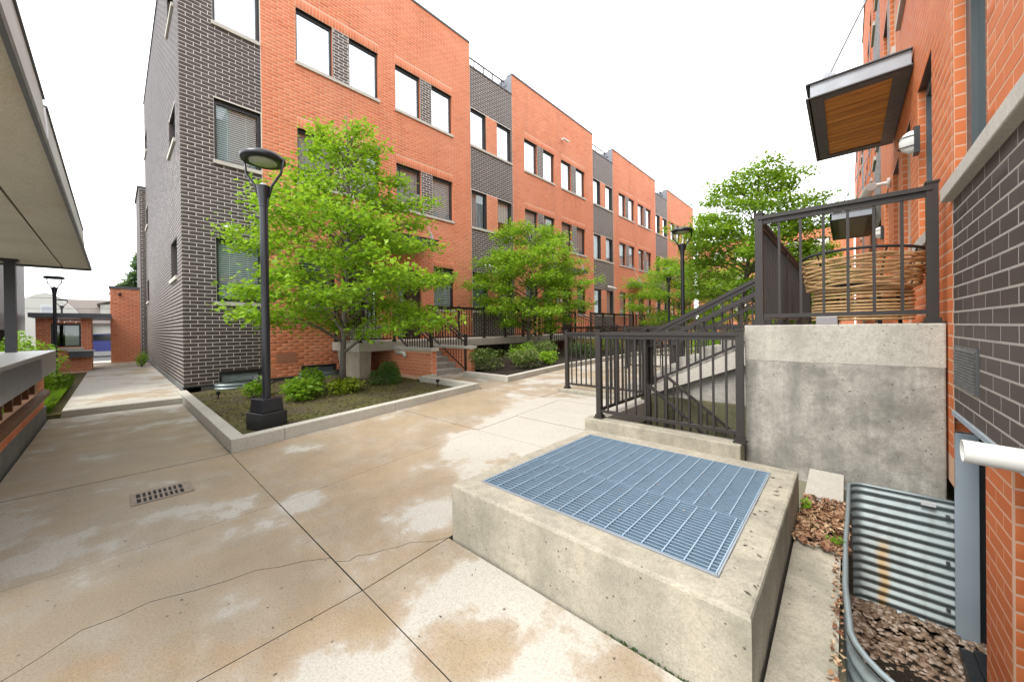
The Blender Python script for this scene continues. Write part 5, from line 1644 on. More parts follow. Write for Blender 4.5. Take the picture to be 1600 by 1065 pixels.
def spike_light(x, y, z, label):
    t = thing('path_light', label, 'path light', (x, y, z), 'small black spike lights')
    MB().lathe((x, y, z), [(0.012, 0), (0.012, 0.09), (0.035, 0.10), (0.04, 0.16), (0.03, 0.165)], 12).build('light_body', 'black_lamp', t)
spike_light(-9.35, 1.45, 0.1, 'small black spike light near the dark building corner')
spike_light(-6.45, 4.8, 0.23, 'small black spike light behind the curb end by the stair')

# ------------------------------------------------------------------ vegetation
def leaves(centers, normals_up, size, jitter, aspect=0.6):
    """one folded leaf (two quads) per centre -> verts, quads"""
    n = len(centers)
    d1 = rng.normal(size=(n, 3)); d1[:, 2] *= 0.45
    d1 /= np.linalg.norm(d1, axis=1)[:, None]
    up = rng.normal(size=(n, 3)) * jitter + np.array([0, 0, normals_up])
    sd_ = np.cross(d1, up); sd_ /= np.linalg.norm(sd_, axis=1)[:, None] + 1e-9
    nn = np.cross(sd_, d1)
    s = size * rng.uniform(0.65, 1.25, n)[:, None]
    base = centers
    tip = centers + d1 * s - nn * s * 0.12
    m1 = centers + d1 * s * 0.5 + sd_ * s * aspect * 0.5 + nn * s * 0.08
    m2 = centers + d1 * s * 0.5 - sd_ * s * aspect * 0.5 + nn * s * 0.08
    V = np.stack([base, m1, tip, m2], 1).reshape(-1, 3)
    F = np.arange(n * 4).reshape(n, 4)
    return V, F

def tree(name, label, base, height, radius, first, mats, n_prim=46, n_leaf=11000, leaf=0.075, group=None, trunk_r=0.07, lean=(0, 0), prof=None, clip_x=None, multi=False, flat=0.35, skew=(0, 0)):
    t = thing(name, label, 'tree', base, group)
    bx, by, bz = base
    tr = MB()
    def axis(q):
        return Vector((bx + lean[0] * q + 0.06 * math.sin(5 * q + bx), by + lean[1] * q + 0.06 * math.cos(4 * q + by), bz + height * q))
    stems = [lambda q: axis(q)]
    tr.tube([axis(q) for q in np.linspace(0, 0.97, 14)], [trunk_r * (1.25 if i == 0 else 1) * (1 - 0.9 * i / 13) + 0.004 for i in range(14)], 10)
    prof = prof or (lambda q: math.sin(math.pi * min(1, (q - first) / (1 - first) * 0.82 + 0.14)) ** 0.8)
    cents, twigs = [], []
    for i in range(n_prim):
        q = first + (0.985 - first) * ((i + 0.5) / n_prim) ** 0.92
        an = i * 2.39996 + rng.uniform(-0.3, 0.3)
        L = radius * prof(q) * rng.uniform(0.72, 1.12)
        p0 = axis(max(0.05, q - 0.10))
        rise = (0.30 - 0.15 * (q < 0.45)) * L + 0.10 * height * (1 - q) * 0.6
        if q > 0.8:
            rise += 0.35 * L
        p3 = p0 + Vector((math.cos(an) * L + skew[0] * L, math.sin(an) * L + skew[1] * L, rise))
        if clip_x is not None and p3.x < clip_x:
            p3.x = clip_x + rng.uniform(0, 0.15)
        mid = p0.lerp(p3, 0.5) + Vector((0, 0, 0.12 * L))
        pts = [p0, p0.lerp(mid, 0.6) + Vector((0, 0, 0.03)), mid, mid.lerp(p3, 0.55), p3]
        tr.tube(pts, [0.022 * (1.2 - q) + 0.012, 0.017 * (1.2 - q) + 0.009, 0.012, 0.008, 0.004], 6, False)
        ns = max(3, int(7 * L / radius) + 2)
        for j in range(ns):
            a = 0.28 + 0.72 * (j + 0.5) / ns
            pp = mid.lerp(p3, (a - 0.5) * 2) if a > 0.5 else p0.lerp(mid, a * 2)
            ll = L * (0.16 + 0.32 * (1 - abs(a - 0.6))) * rng.uniform(0.6, 1.2)
            an2 = an + rng.choice([-1, 1]) * rng.uniform(0.4, 1.5)
            e = pp + Vector((math.cos(an2) * ll, math.sin(an2) * ll, rng.uniform(-0.05, 0.28) * ll))
            if clip_x is not None and e.x < clip_x:
                e.x = clip_x + rng.uniform(0, 0.15)
            tr.tube([pp, pp.lerp(e, 0.5) + Vector((0, 0, 0.03)), e], [0.007, 0.005, 0.003], 5, False)
            twigs.append((pp, e, 0.5 + a))
        twigs.append((mid, p3, 1.2))
    tr.build('trunk', 'bark', t, smooth=True)
    wts = np.array([(b - a).length * w_ for a, b, w_ in twigs]); wts /= wts.sum()
    cnt = rng.multinomial(n_leaf, wts)
    P = []
    for (a, b, _w), c_ in zip(twigs, cnt):
        if not c_:
            continue
        A, B = np.array(a), np.array(b)
        u = rng.beta(1.6, 1.0, c_)[:, None] * 1.08
        sp = np.array([0.105, 0.105, 0.105 * flat + 0.03]) * (0.8 + 0.6 * radius / 2.5)
        P.append(A + (B - A) * u + rng.normal(size=(c_, 3)) * sp)
    P = np.concatenate(P)
    if clip_x is not None:
        P[:, 0] = np.maximum(P[:, 0], clip_x)
    V, F = leaves(P, 1.1, leaf, 0.55, 0.62)
    link_mesh('crown', V, F, mats, t)
    return t
tree('maple_tree', 'nearest leafy green tree right of the lamp, thin trunk in the front bed', (-8.35, 3.63, 0.17), 6.5, 2.15, 0.21, 'leaf_bright', 52, 25000, 0.105, 'courtyard trees', 0.068, (-0.12, 0.12), clip_x=-10.72, prof=lambda q: 1.0 if q < 0.35 else max(0.16, 1.0 - ((q - 0.35) / 0.65) ** 1.25 * 0.82))
tree('maple_tree', 'middle round green tree in the second bed, before the second house', (-8.75, 10.75, 0.45), 5.0, 1.9, 0.22, 'leaf_bright', 54, 27000, 0.10, 'courtyard trees', 0.06, (0.1, 0.15), clip_x=-10.72, prof=lambda q: 0.72 if q < 0.3 else (1.0 if q < 0.62 else max(0.25, 1.0 - ((q - 0.62) / 0.38) ** 1.5 * 0.7)))
tree('maple_tree', 'lime green tree low behind the farther lamp post', (-6.4, 21.0, 0.42), 4.6, 2.5, 0.15, 'leaf_bright', 44, 26000, 0.10, 'courtyard trees', 0.06)
tree('maple_tree', 'tall spreading tree behind the landing stair, rising toward the right', (-2.55, 14.0, 0.45), 6.2, 2.0, 0.34, 'leaf_mid', 54, 24000, 0.11, 'courtyard trees', 0.085, (0.5, 0.35), skew=(-0.10, 0.0), prof=lambda q: 0.9 if q < 0.6 else max(0.38, 1.0 - ((q - 0.6) / 0.4) * 0.62))
tree('maple_tree', 'dark green tree showing between the landing pickets above the chair', (-1.0, 19.5, 0.42), 4.4, 1.5, 0.2, 'leaf_mid', 36, 18000, 0.10, 'courtyard trees', 0.06)
tree('maple_tree', 'bushy tree closing the courtyard left of the spreading tree', (-4.6, 27.0, 0.42), 4.8, 2.6, 0.1, 'leaf_mid', 36, 17000, 0.12, 'courtyard trees', 0.07)
tree('maple_tree', 'distant tree low beyond the landing stair rail', (-2.2, 24.0, 0.42), 3.8, 2.0, 0.08, 'leaf_bright', 34, 15000, 0.11, 'courtyard trees', 0.06)
tree('pine_tree', 'grey-green conifer top rising behind the brick gate wall', (-41, 1.9, 0.1), 8.6, 2.6, 0.5, 'leaf_conifer', 60, 9000, 0.30, None, 0.12, prof=lambda q: max(0.1, 1.1 - q))

def bush(name, label, c_, r_, n, size, mat, group=None, cat='bush', flat=1.0, lumps=9, stems=True):
    t = thing(name, label, cat, c_, group)
    cx, cy, cz = c_
    rx, ry, rz = r_
    lc = []
    for i in range(lumps):
        an = rng.uniform(0, 6.28); rr = math.sqrt(rng.uniform(0, 1)) * 0.62
        lc.append((math.cos(an) * rr, math.sin(an) * rr, rng.uniform(0.35, 0.78), rng.uniform(0.32, 0.52)))
    lc.append((0, 0, 0.45, 0.7 if lumps else 0.86))
    P = []
    for i in range(n):
        a = lc[rng.integers(len(lc))]
        dv = rng.normal(size=3); dv /= np.linalg.norm(dv)
        rr = a[3] * rng.uniform(0.55, 1.06) ** 0.5
        p = np.array(a[:3]) + dv * rr * np.array([1, 1, 0.8])
        if p[2] < 0.02:
            p[2] = rng.uniform(0.02, 0.25)
        P.append((cx + p[0] * rx, cy + p[1] * ry, cz + p[2] * rz))
    V, F = leaves(np.array(P), 0.7, size, 0.8, 0.6)
    link_mesh('foliage', V, F, mat, t)
    if stems:
        mb = MB()
        for i in range(7):
            an = i * 0.9
            mb.tube([(cx + 0.05 * rx * math.cos(an), cy + 0.05 * ry * math.sin(an), cz - 0.03), (cx + 0.35 * rx * math.cos(an), cy + 0.35 * ry * math.sin(an), cz + 0.6 * rz)], [0.010, 0.005], 5)
        mb.build('stem', 'bark', t)
    return t
bush('boxwood_bush', 'round clipped dark boxwood beside the brick cheek wall', (-7.85, 4.40, 0.16), (0.42, 0.42, 0.52), 4200, 0.036, 'leaf_deep', lumps=7)
bush('leafy_bush', 'largest broad-leaved green bush in the front bed, left of the trunk', (-7.75, 2.55, 0.12), (0.44, 0.44, 0.44), 650, 0.105, 'leaf_mid', 'bushes of the front bed', lumps=12)
bush('leafy_bush', 'smaller green bush with mauve flowers behind the lamp pole', (-8.9, 1.98, 0.11), (0.30, 0.30, 0.38), 300, 0.09, 'leaf_mid', 'bushes of the front bed')
bush('leafy_bush', 'yellow-green low bush at the foot of the nearest trunk', (-7.65, 3.3, 0.15), (0.42, 0.42, 0.30), 800, 0.075, 'leaf_lime', 'bushes of the front bed')
bush('leafy_bush', 'upright green bush in front of the orange wall basement window', (-8.35, 2.95, 0.15), (0.36, 0.36, 0.52), 480, 0.10, 'leaf_mid', 'bushes of the front bed')
bush('flower_clump', 'faded mauve flower heads above the bush behind the lamp', (-8.95, 2.12, 0.34), (0.22, 0.22, 0.22), 90, 0.05, 'flower_mauve', None, 'flowers', stems=True)
for i, (x, y, r1, h, m, lab) in enumerate((
        (-6.9, 6.75, 0.55, 0.55, 'leaf_variegated', 'pale-edged low shrub at the front corner of the second bed'),
        (-6.3, 7.6, 0.5, 0.5, 'leaf_variegated', 'second pale-edged shrub along the curb of the second bed'),
        (-6.9, 8.3, 0.55, 0.55, 'leaf_mid', 'bright green shrub left of the middle trunk'),
        (-6.15, 8.5, 0.4, 0.4, 'leaf_bright', 'vivid green grassy clump in the middle of the second bed'),
        (-7.2, 9.5, 0.7, 0.6, 'leaf_variegated', 'shrub at the foot of the middle tree'),
        (-6.3, 10.6, 0.6, 0.5, 'leaf_box', 'dark green shrub behind the separate railing'),
        (-7.1, 11.6, 0.75, 0.65, 'leaf_variegated', 'pale-edged shrub farther along the second bed'),
        (-6.3, 12.6, 0.7, 0.6, 'leaf_deep', 'deep green shrub seen through the separate railing'),
        (-7.2, 13.8, 0.8, 0.7, 'leaf_mid', 'green shrub near the second stair'))):
    bush('low_shrub', lab, (x, y, zg(y) + 0.06), (r1, r1, h), 1300, 0.06, m, 'shrubs of the second bed', 'shrub')
for i, (x, y, r1, h, m, lab) in enumerate((
        (-2.4, 10.6, 0.9, 0.8, 'leaf_mid', 'hedge shrub behind the landing stair, left'),
        (-1.3, 11.2, 0.8, 0.9, 'leaf_deep', 'hedge shrub behind the landing stair, right'),
        (-3.2, 13.8, 1.0, 0.9, 'leaf_mid', 'shrub under the spreading tree, beyond the cross railing'),
        (-1.6, 14.6, 1.0, 1.0, 'leaf_bright', 'bright shrub right of the spreading tree trunk'),
        (-4.4, 16.5, 1.1, 1.1, 'leaf_mid', 'shrub between the two courtyard lamps'))):
    bush('hedge_shrub', lab, (x, y, 0.43), (r1, r1, h), 1500, 0.075, m, 'hedge shrubs in mid courtyard', 'shrub')
bush('weed_tuft', 'green weed growing against the plinth side', (-0.22, 3.42, 0.13), (0.05, 0.06, 0.09), 40, 0.035, 'leaf_mid', 'small weeds by the plinth', 'weed', stems=False)
bush('weed_tuft', 'green weed leaf beside the window well rim', (-0.06, 3.0, 0.14), (0.04, 0.06, 0.07), 24, 0.04, 'leaf_mid', 'small weeds by the plinth', 'weed', stems=False)
leaf_scatter('moss_strip', 'moss and dirt in the joint along the plinth foot', 70, (-0.85, -0.3, 1.582, 1.60), lambda x, y: zg(y) - 0.012, 0.014, 'leaf_box', 'moss', up=0.012)
def gcover(name, label, n, region, zf, size, mat):
    x0, x1, y0, y1 = region
    c_ = np.stack([rng.uniform(x0, x1, n), rng.uniform(y0, y1, n)], 1)
    keep = np.array([mnoise.noise(Vector((a * 1.4, b * 1.4, 5))) > -0.12 for a, b in c_])
    c_ = c_[keep]
    P = np.column_stack([c_, [zf(a, b) + 0.004 for a, b in c_]])
    V, F = leaves(P, 0.8, size, 0.5, 0.5)
    return link_mesh(name, V, F, mat, None, False, kind='stuff', label=label, category='ground cover')
gcover('ground_moss', 'olive moss and clippings covering the front bed soil', 15000, (-10.7, -5.64, 1.14, 4.95), zbed, 0.032, 'moss_green')
leaf_scatter('bed_litter', 'dry bark chips scattered over the front bed', 2200, (-10.7, -5.64, 1.14, 4.95), lambda x, y: zbed(x, y) + 0.004, 0.03, 'bark_chip', up=0.02)

# ------------------------------------------------------------------ wicker chairs on the landing
def wicker_chair(cx, cy, z, yaw, label, R=0.42, s=1.0):
    t = thing('wicker_chair', label, 'chair', (cx, cy, z), 'wicker chairs on the landing')
    def P(a, rr, zz):
        return Vector((cx + rr * math.cos(a + yaw), cy + rr * 0.85 * math.sin(a + yaw), z + zz))
    arc = np.linspace(-2.25, 2.25, 40)
    def rad(zz):
        return R * (0.86 + 0.17 * min(1, max(0, (zz - 0.30) / 0.40)))
    rim = [P(a, rad(0.70), 0.66 + 0.05 * math.cos(a)) for a in arc]
    MB().tube(rim, 0.014, 8).build('top_rim', 'pad_black', t, smooth=True)
    zz = 0.36
    i = 0
    while zz < 0.66:
        ph = rng.uniform(0, 6.28)
        pts = [P(a, rad(zz) + 0.010 * math.sin(9 * a + i * math.pi) + 0.004 * math.sin(4 * a + ph), zz + 0.008 * math.sin(5 * a + ph)) for a in arc]
        MB().tube(pts, 0.0125, 6).build('strand', 'rattan', t, smooth=True)
        zz += rng.uniform(0.019, 0.033); i += 1
    zz = 0.05
    full = np.linspace(0, 2 * math.pi, 44)
    while zz < 0.32:
        ph = rng.uniform(0, 6.28)
        pts = [P(a, R * 0.80 + 0.006 * math.sin(9 * a + ph), zz) for a in full]
        MB().tube(pts, 0.012, 6).build('strand', 'rattan', t, smooth=True)
        zz += rng.uniform(0.028, 0.044)
    MB().tube([P(a, R * 0.76, 0.335) for a in full], 0.02, 8).build('seat_ring', 'rattan', t, smooth=True)
    MB().lathe((cx, cy, z), [(R * 0.6, 0.335), (R * 0.68, 0.36), (R * 0.66, 0.40), (R * 0.3, 0.415), (0.01, 0.415)], 28).build('cushion', 'pad_black', t, smooth=True)
    for a in np.linspace(-2.2, 2.2, 9):
        MB().tube([P(a, R * 0.72, 0.32), P(a, rad(0.69), 0.69)], 0.008, 6).build('rib', 'pad_black', t)
    for a in (0.6, 2.2, 3.9, 5.4):
        MB().tube([P(a, R * 0.66, 0.32), P(a, R * 0.70, 0.0)], 0.014, 8).build('leg', 'pad_black', t)
wicker_chair(0.10, 5.15, 1.479, -1.75, 'round woven wicker chair behind the landing railing', 0.45)
tag(MB().box(-0.22, -0.06, 4.75, 4.9, 1.48, 1.56).build('storage_tub', 'panel_grey', bevel=0.01), 'small grey tub on the landing floor left of the wicker chair', 'tub')

# ------------------------------------------------------------------ far end of the courtyard
t = thing('far_block', 'distant orange brick building closing the courtyard behind the trees', 'building', (-5, 44, 0))
MB().box(-11.5, 0.5, 43.0, 52, 0, 10.0).build('wall', 'orange_mortar', t)
def F_far(u, z, n):
    return (u, 43.0 - n, z)
fh = []
for zz in (2.6, 5.4, 8.0):
    for xx in (-10.2, -8.2, -6.2, -4.0, -2.2):
        fh.append((xx, xx + 1.2, zz - 0.3, zz + 1.1))
bricks_mesh('brick_courses', course_bricks(-11.5, 0.5, 0.3, 9.95, fh), F_far, 'orange_brick', t)
for h in fh:
    fo = fbox(F_far, *h, 0.0, 0.03).build('window', 'window_frame', t)
    fbox(F_far, h[0] + 0.08, h[1] - 0.08, h[2] + 0.08, h[3] - 0.08, 0.03, 0.04).build('pane', 'white_plastic', fo)
MB().box(-11.6, 0.6, 42.9, 52, 10.0, 10.12).build('coping', 'coping_metal', t)

# ------------------------------------------------------------------ left side: canopy, enclosure, gatehouse, street
t = thing('porch_roof', 'big flat porch roof with concrete soffit cutting the top left corner', 'canopy', (-6, -1.4, 2.8))
for i in range(7):
    a = -10.05 + 1.2 * i
    MB().box(a + 0.004, min(a + 1.196, -1.9), -2.5, -0.62, 2.66, 2.74).build('soffit_panel', 'canopy_concrete', t)
MB().box(-10.05, -1.9, -0.60, -0.28, 2.655, 2.74).build('soffit_edge', 'canopy_concrete', t)
MB().box(-10.07, -1.9, -0.282, -0.262, 2.62, 2.665).build('edge_angle', 'dark_steel', t)
MB().box(-10.075, -10.05, -2.5, -0.283, 2.62, 2.79).build('end_angle', 'dark_steel', t)
MB().box(-10.05, -1.9, -2.5, -0.60, 2.742, 2.79).build('deck', 'coping_metal', t)
for a, b in ((-7.85, -3.72), (-3.60, -1.9)):
    mb = MB(); mb.hexa([(a, -0.295, 2.69), (b, -0.295, 2.69), (b, -0.268, 2.69), (a, -0.268, 2.69), (a, -0.295, 2.93), (b, -0.295, 2.93), (b, -0.284, 2.93), (a, -0.284, 2.93)])
    mb.build('upstand_panel', 'upstand_metal', t)
    MB().bar((a, -0.29, 2.938), (b, -0.29, 2.938), 0.03, 0.015).build('upstand_cap', 'dark_steel', t)
for x in (-7.8, -5.8, -3.78, -3.55, -2.0):
    MB().box(x - 0.02, x + 0.02, -0.335, -0.297, 2.745, 2.93).build('upstand_post', 'dark_steel', t)
tag(MB().box(-9.58, -9.47, -1.16, -1.05, -0.1, 2.66).box(-9.61, -9.44, -1.19, -1.02, 2.62, 2.66).build('roof_post', 'black_lamp'), 'dark square post holding up the porch roof at left', 'post')

en = thing('bin_enclosure', 'low brick enclosure with a metal cap at the left edge', 'enclosure', (-7, -1.3, 0))
F_en = lambda u, z, n: (u, -0.85 + n, z)
F_ene = lambda u, z, n: (-10.2 - n, u, z)
jb = [(course_bricks(-10.2, -3.5, 0.22, 0.40, []), F_en, 'orange_brick'), (course_bricks(-10.2, -9.45, 0.40, 0.845, []), F_en, 'orange_brick')]
MB().box(-10.2, -3.5, -1.05, -0.85, 0.22, 0.40).build('base_wall', 'orange_mortar', en)
MB().box(-10.2, -9.45, -1.05, -0.85, 0.40, 0.845).build('end_pier', 'orange_mortar', en)
lay_bricks(en, jb, 60)
MB().box(-10.25, -3.5, -1.05, -0.83, -0.1, 0.22).build('footing', 'footing_grey', en)
cp = MB(); cp.hexa([(-9.95, -1.7, 0.86), (-3.5, -1.7, 0.86), (-3.5, -0.69, 0.86), (-9.95, -0.69, 0.86), (-9.95, -1.7, 1.16), (-3.5, -1.7, 1.16), (-3.5, -0.69, 1.19), (-9.95, -0.69, 1.19)])
cp.build('cap', 'cap_metal', en, bevel=0.01)
MB().box(-9.97, -3.5, -1.72, -0.685, 1.192, 1.20).build('cap_sheet', 'pale_frame', en)
MB().box(-7.9, -3.5, -0.688, -0.672, 0.87, 1.15).build('dark_fascia', 'black_lamp', en)
lg = MB(); lg.hexa([(-10.1, -0.845, 0.405), (-3.5, -0.845, 0.405), (-3.5, -0.775, 0.425), (-10.1, -0.775, 0.425), (-10.1, -0.845, 0.53), (-3.5, -0.845, 0.53), (-3.5, -0.775, 0.50), (-10.1, -0.775, 0.50)])
lg.build('sloping_ledge', 'brown_metal', en)
for i in range(9):
    xa = -9.4 + 0.62 * i
    MB().box(xa, xa + 0.07, -0.93, -0.87, 0.53, 0.86).build('mullion', 'brown_metal', en)
    if i < 8:
        MB().box(xa + 0.12, xa + 0.57, -1.0, -0.98, 0.53, 0.80).build('panel', 'beige_panel' if i < 3 else 'void_black', en)
MB().box(-9.4, -3.5, -0.92, -0.88, 0.80, 0.858).build('head_rail', 'brown_metal', en)

gh = thing('gatehouse', 'small flat-roofed brick gatehouse with a wide window, far left', 'gatehouse', (-20.5, -1.2, 0))
F_g = lambda u, z, n: (-20.3 + n, u, z)
go = [(-1.52, -0.82, 0.98, 1.85)]
MB().box(-22.0, -20.3, -1.85, -0.58, 0.0, 1.0).build('wall', 'orange_mortar', gh)
for a, b in ((-1.85, -1.52), (-0.82, -0.58)):
    MB().box(-22.0, -20.3, a, b, 1.0, 2.05).build('wall', 'orange_mortar', gh)
bricks_mesh('brick_courses', course_bricks(-1.85, -0.58, 0.12, 2.0, go), F_g, 'orange_brick', gh)
bricks_mesh('brick_courses', course_bricks(-22.0, -20.3, 0.12, 2.0, []), lambda u, z, n: (u, -0.58 + n, z), 'orange_brick', gh)
window(gh, F_g, *go[0], 'glass', None, rec=0.05, sill=(-1.58, -0.76))
fbox(F_g, -1.2, -0.80, 1.05, 1.80, -0.2, -0.15).build('window_screen', 'white_plastic', gh)
MB().box(-24.4, -20.0, -1.98, -0.05, 2.05, 2.20).build('flat_roof', 'coping_metal', gh)
MB().box(-20.3, -20.05, -1.1, -0.52, 0.62, 0.84).build('shelf', 'coping_metal', gh)
MB().box(-20.3, -19.98, -1.14, -0.48, 0.84, 0.87).build('shelf_top', 'pale_frame', gh)
gw = thing('gate_wall', 'tall narrow orange brick gate wall at the end of the side path', 'wall', (-24.4, 0.4, 0))
MB().box(-24.7, -24.2, -0.10, 1.05, 0.0, 3.5).build('wall', 'orange_mortar', gw)
bricks_mesh('brick_courses', course_bricks(-0.10, 1.05, 0.16, 3.49, []), lambda u, z, n: (-24.2 + n, u, z), 'orange_brick', gw)
MB().box(-24.75, -24.15, -0.14, 1.06, 3.5, 3.6).build('coping', 'coping_metal', gw)
MB().tube([(-24.18, 0.22, 3.28), (-24.0, 0.2, 3.2)], 0.05, 10).build('wall_fitting', 'black_lamp', gw)
wh = thing('white_house', 'white rendered house with a brown roof beyond the street', 'house', (-46, -3, 0))
hb = MB(); hb.box(-56, -45.4, -7, 1.6, 0, 2.2)
hb.build('wall', 'pale_render', wh)
gp = [(-4.9, 0.0), (-1.2, 0.0), (-1.2, 1.9), (-2.3, 3.6), (-3.1, 4.5), (-3.6, 4.65), (-4.1, 4.5), (-4.9, 3.9)]
gm_ = MB(); q0 = [(-45.0, y, z) for y, z in gp]; q1 = [(-52.0, y, z) for y, z in gp]
gm_.poly(q0); gm_.poly(q1[::-1])
for i in range(len(gp)):
    j = (i + 1) % len(gp)
    gm_.poly([q0[i], q1[i], q1[j], q0[j]])
gm_.build('gable', 'pale_render', wh)
rf = MB(); rf.hexa([(-45.1, -7.2, 2.15), (-45.1, 1.8, 2.15), (-50, 1.8, 4.35), (-50, -7.2, 4.35), (-45.1, -7.2, 2.3), (-45.1, 1.8, 2.3), (-50, 1.8, 4.5), (-50, -7.2, 4.5)])
rf.hexa([(-50, -7.2, 4.35), (-50, 1.8, 4.35), (-56, 1.8, 2.15), (-56, -7.2, 2.15), (-50, -7.2, 4.5), (-50, 1.8, 4.5), (-56, 1.8, 2.3), (-56, -7.2, 2.3)])
rf.build('roof', 'roof_shingle', wh)
MB().box(-48.5, -45.6, -0.75, 1.2, 2.3, 3.9).build('dormer', 'pale_render', wh)
dr = MB(); dr.hexa([(-45.4, -0.95, 3.85), (-48.6, -0.95, 3.85), (-48.6, 0.3, 4.25), (-45.4, 0.3, 4.25), (-45.4, -0.95, 3.95), (-48.6, -0.95, 3.95), (-48.6, 0.3, 4.35), (-45.4, 0.3, 4.35)])
dr.build('dormer_roof', 'roof_shingle', wh)
wo = MB().box(-45.02, -44.95, -3.85, -3.25, 2.2, 3.7).build('window', 'pale_frame', wh)
MB().box(-44.95, -44.93, -3.78, -3.32, 2.28, 3.62).build('pane', 'blind_grey', wo)
gb = thing('grey_building', 'grey panel-clad building corner at the far left behind the post', 'building', (-17, -5, 0))
MB().box(-22, -13.0, -9, -2.26, 1.62, 4.79).build('core', 'panel_grey', gb)
for k_ in range(5):
    for za in (1.62, 3.2):
        MB().box(-21.99 + 1.855 * k_, -21.99 + 1.855 * k_ + 1.84, -2.26, -2.235, za, za + 1.575).build('panel', 'panel_grey', gb)
MB().box(-21.7, -13.0, -8.8, -2.5, 0, 1.62).build('lower_storey', 'interior_dark', gb)
fe = thing('wooden_fence', 'weathered brown plank fence behind the left hedge', 'fence', (-16, -2.4, 0))
for i in range(66):
    MB().box(-21.6 + 0.16 * i, -21.6 + 0.16 * i + 0.15, -2.42, -2.395, 0.05, 1.22 + random.uniform(-0.02, 0.02)).build('plank', 'fence_wood', fe)
for zz in (0.5, 1.15):
    MB().box(-21.7, -11.0, -2.394, -2.35, zz, zz + 0.09).build('rail', 'fence_wood', fe)
for i, (x, y, r1, h, m, lab) in enumerate((
        (-12.6, -1.35, 0.62, 1.38, 'leaf_bright', 'rounded bright hedge shrub right above the enclosure cap'),
        (-12.3, -2.0, 0.6, 1.42, 'leaf_bright', 'bright hedge shrub behind the enclosure cap'),
        (-11.4, -1.9, 0.55, 1.38, 'leaf_bright', 'hedge shrub at the left picture edge behind the cap'),
        (-15.5, -1.5, 0.55, 0.8, 'leaf_mid', 'green shrub before the gatehouse'))):
    bush('hedge_bush', lab, (x, y, 0.02), (r1, r1, h), 2600, 0.07, m, 'hedge by the side path', 'shrub')
bush('far_bush', 'olive green bush between the grey building and the gatehouse', (-24.5, -3.0, 0.1), (1.0, 0.9, 1.9), 1400, 0.12, 'leaf_mid', None, 'shrub')
bush('corner_weeds', 'green weeds at the foot of the end wall by the gate', (-20.5, 0.75, 0.11), (0.35, 0.22, 0.55), 300, 0.08, 'leaf_bright', None, 'weeds')
def grass(name, label, n, region, z, h, mat):
    x0, x1, y0, y1 = region
    c_ = np.stack([rng.uniform(x0, x1, n), rng.uniform(y0, y1, n), np.full(n, z)], 1)
    an = rng.uniform(0, 6.28, n); hh = h * rng.uniform(0.5, 1.1, n)
    d_ = np.stack([np.cos(an), np.sin(an), np.zeros(n)], 1)
    sd_ = np.stack([-np.sin(an), np.cos(an), np.zeros(n)], 1) * 0.006
    tip = c_ + d_ * hh[:, None] * 0.5; tip[:, 2] += hh
    mid = c_ + d_ * hh[:, None] * 0.18; mid[:, 2] += hh * 0.62
    V = np.stack([c_ - sd_, c_ + sd_, mid + sd_ * 0.8, tip, mid - sd_ * 0.8], 1).reshape(-1, 3)
    F = np.arange(n * 5).reshape(n, 5)
    return link_mesh(name, V, F, mat, None, False, kind='stuff', label=label, category='grass')
grass('grass_patch', 'bright grass tufts beside the side path, past the enclosure', 6000, (-15.5, -10.4, -1.5, -0.82), 0.03, 0.34, 'grass_blade')
MB().box(-24, -10.3, -3.5, -0.67, -0.1, 0.04).build('side_bed', 'soil', kind='structure')
t = thing('path_sign', 'small tilted white plate standing in the hedge by the side path', 'sign', (-13.2, -0.95, 0.05))
MB().hexa([(-13.2, -1.02, 0.52), (-13.2, -0.92, 0.50), (-13.22, -0.92, 0.50), (-13.22, -1.02, 0.52), (-13.24, -1.05, 0.76), (-13.24, -0.96, 0.75), (-13.26, -0.96, 0.75), (-13.26, -1.05, 0.76)]).build('plate', 'white_plastic', t)
MB().tube([(-13.22, -0.97, 0.0), (-13.23, -0.98, 0.6)], 0.012, 6).build('stake', 'black_lamp', t)

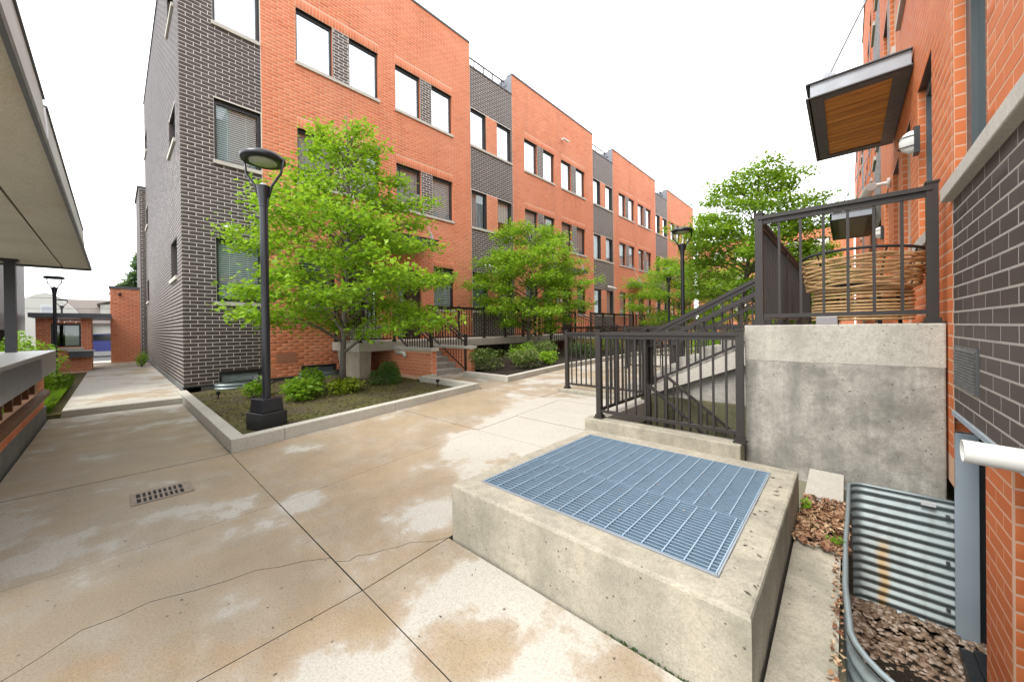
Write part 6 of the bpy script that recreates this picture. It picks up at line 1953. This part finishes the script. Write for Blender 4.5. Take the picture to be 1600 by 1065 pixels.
# parked car on the street, seen through the gate gap
car = thing('parked_car', 'dark blue car parked on the street, seen past the gatehouse', 'car', (-33, 0.2, 0.06))
def car_body():
    prof = [(-2.1, 0.35), (-2.15, 0.62), (-2.05, 0.86), (-1.35, 0.93), (-0.75, 1.36), (0.55, 1.40), (1.25, 0.98), (2.0, 0.88), (2.15, 0.6), (2.1, 0.33)]
    a, b = [], []
    mb = MB()
    cxs = -33.0
    L = [(cxs - 0.85, -0.25 + u, 0.06 + z) for u, z in prof]
    R = [(cxs + 0.85, -0.25 + u, 0.06 + z) for u, z in prof]
    mb.poly(L[::-1]); mb.poly(R)
    for i in range(len(prof)):
        j = (i + 1) % len(prof)
        mb.poly([L[i], L[j], R[j], R[i]])
    return mb
car_body().build('body', 'car_blue', car, bevel=0.05)
gl = MB()
gl.poly([(-32.145, -1.5, 1.02), (-32.145, 0.85, 1.02), (-32.145, 0.25, 1.40), (-32.145, -0.95, 1.38)])
gl.build('side_window', 'car_glass', car)
MB().hexa([(-33.7, -1.64, 1.02), (-32.3, -1.64, 1.02), (-32.3, -1.60, 1.0), (-33.7, -1.60, 1.0), (-33.65, -1.05, 1.42), (-32.35, -1.05, 1.42), (-32.35, -1.03, 1.40), (-33.65, -1.03, 1.40)]).build('rear_window', 'car_glass', car)
for xx in (-32.13, -33.87):
    for yy in (-1.6, 1.1):
        wo = MB().tube([(xx - 0.09, yy, 0.38), (xx + 0.09, yy, 0.38)], 0.32, 20).build('wheel', 'tyre', car)
        MB().tube([(xx - 0.10, yy, 0.38), (xx + 0.10, yy, 0.38)], 0.19, 14).build('rim', 'pale_frame', wo)
for xx in (-32.3, -33.55):
    MB().box(xx - 0.14, xx + 0.14, -2.42, -2.35, 0.72, 0.90).build('tail_light', 'tail_red', car)

# small bits lying about
leaf_scatter('pavement_litter', 'scattered specks of leaf and grit on the walkway', 170, (-5.4, -0.3, -1.0, 1.55), lambda x, y: zg(y) + 0.002, 0.011, 'bark_chip', up=0.004)
leaf_scatter('pavement_litter', 'scattered leaf bits on the sloping walkway by the bed', 150, (-5.3, -2.4, 1.6, 4.6), lambda x, y: zg(y) + 0.002, 0.013, 'dry_leaf', up=0.004)
leaf_scatter('plinth_litter', 'a few twigs and leaf crumbs on the concrete plinth rim', 16, (-0.40, -0.28, 1.7, 3.2), lambda x, y: 0.4095, 0.018, 'bark_chip', up=0.003)
leaf_scatter('grate_litter', 'leaf crumbs caught on the blue steel grate', 20, (-1.85, -0.45, 1.8, 3.2), lambda x, y: 0.412, 0.012, 'dry_leaf', up=0.003)

for i, (z, lab) in enumerate(((4.05, 'upper thin power line crossing before the white house'), (3.35, 'lower thin power line crossing before the white house'))):
    pts = [(-38.0, -14 + 2.2 * k_, z - 0.25 * math.sin(math.pi * k_ / 8)) for k_ in range(9)]
    tag(MB().tube(pts, 0.012, 5).build('power_line', 'black_lamp'), lab, 'wire', 'power lines over the street')
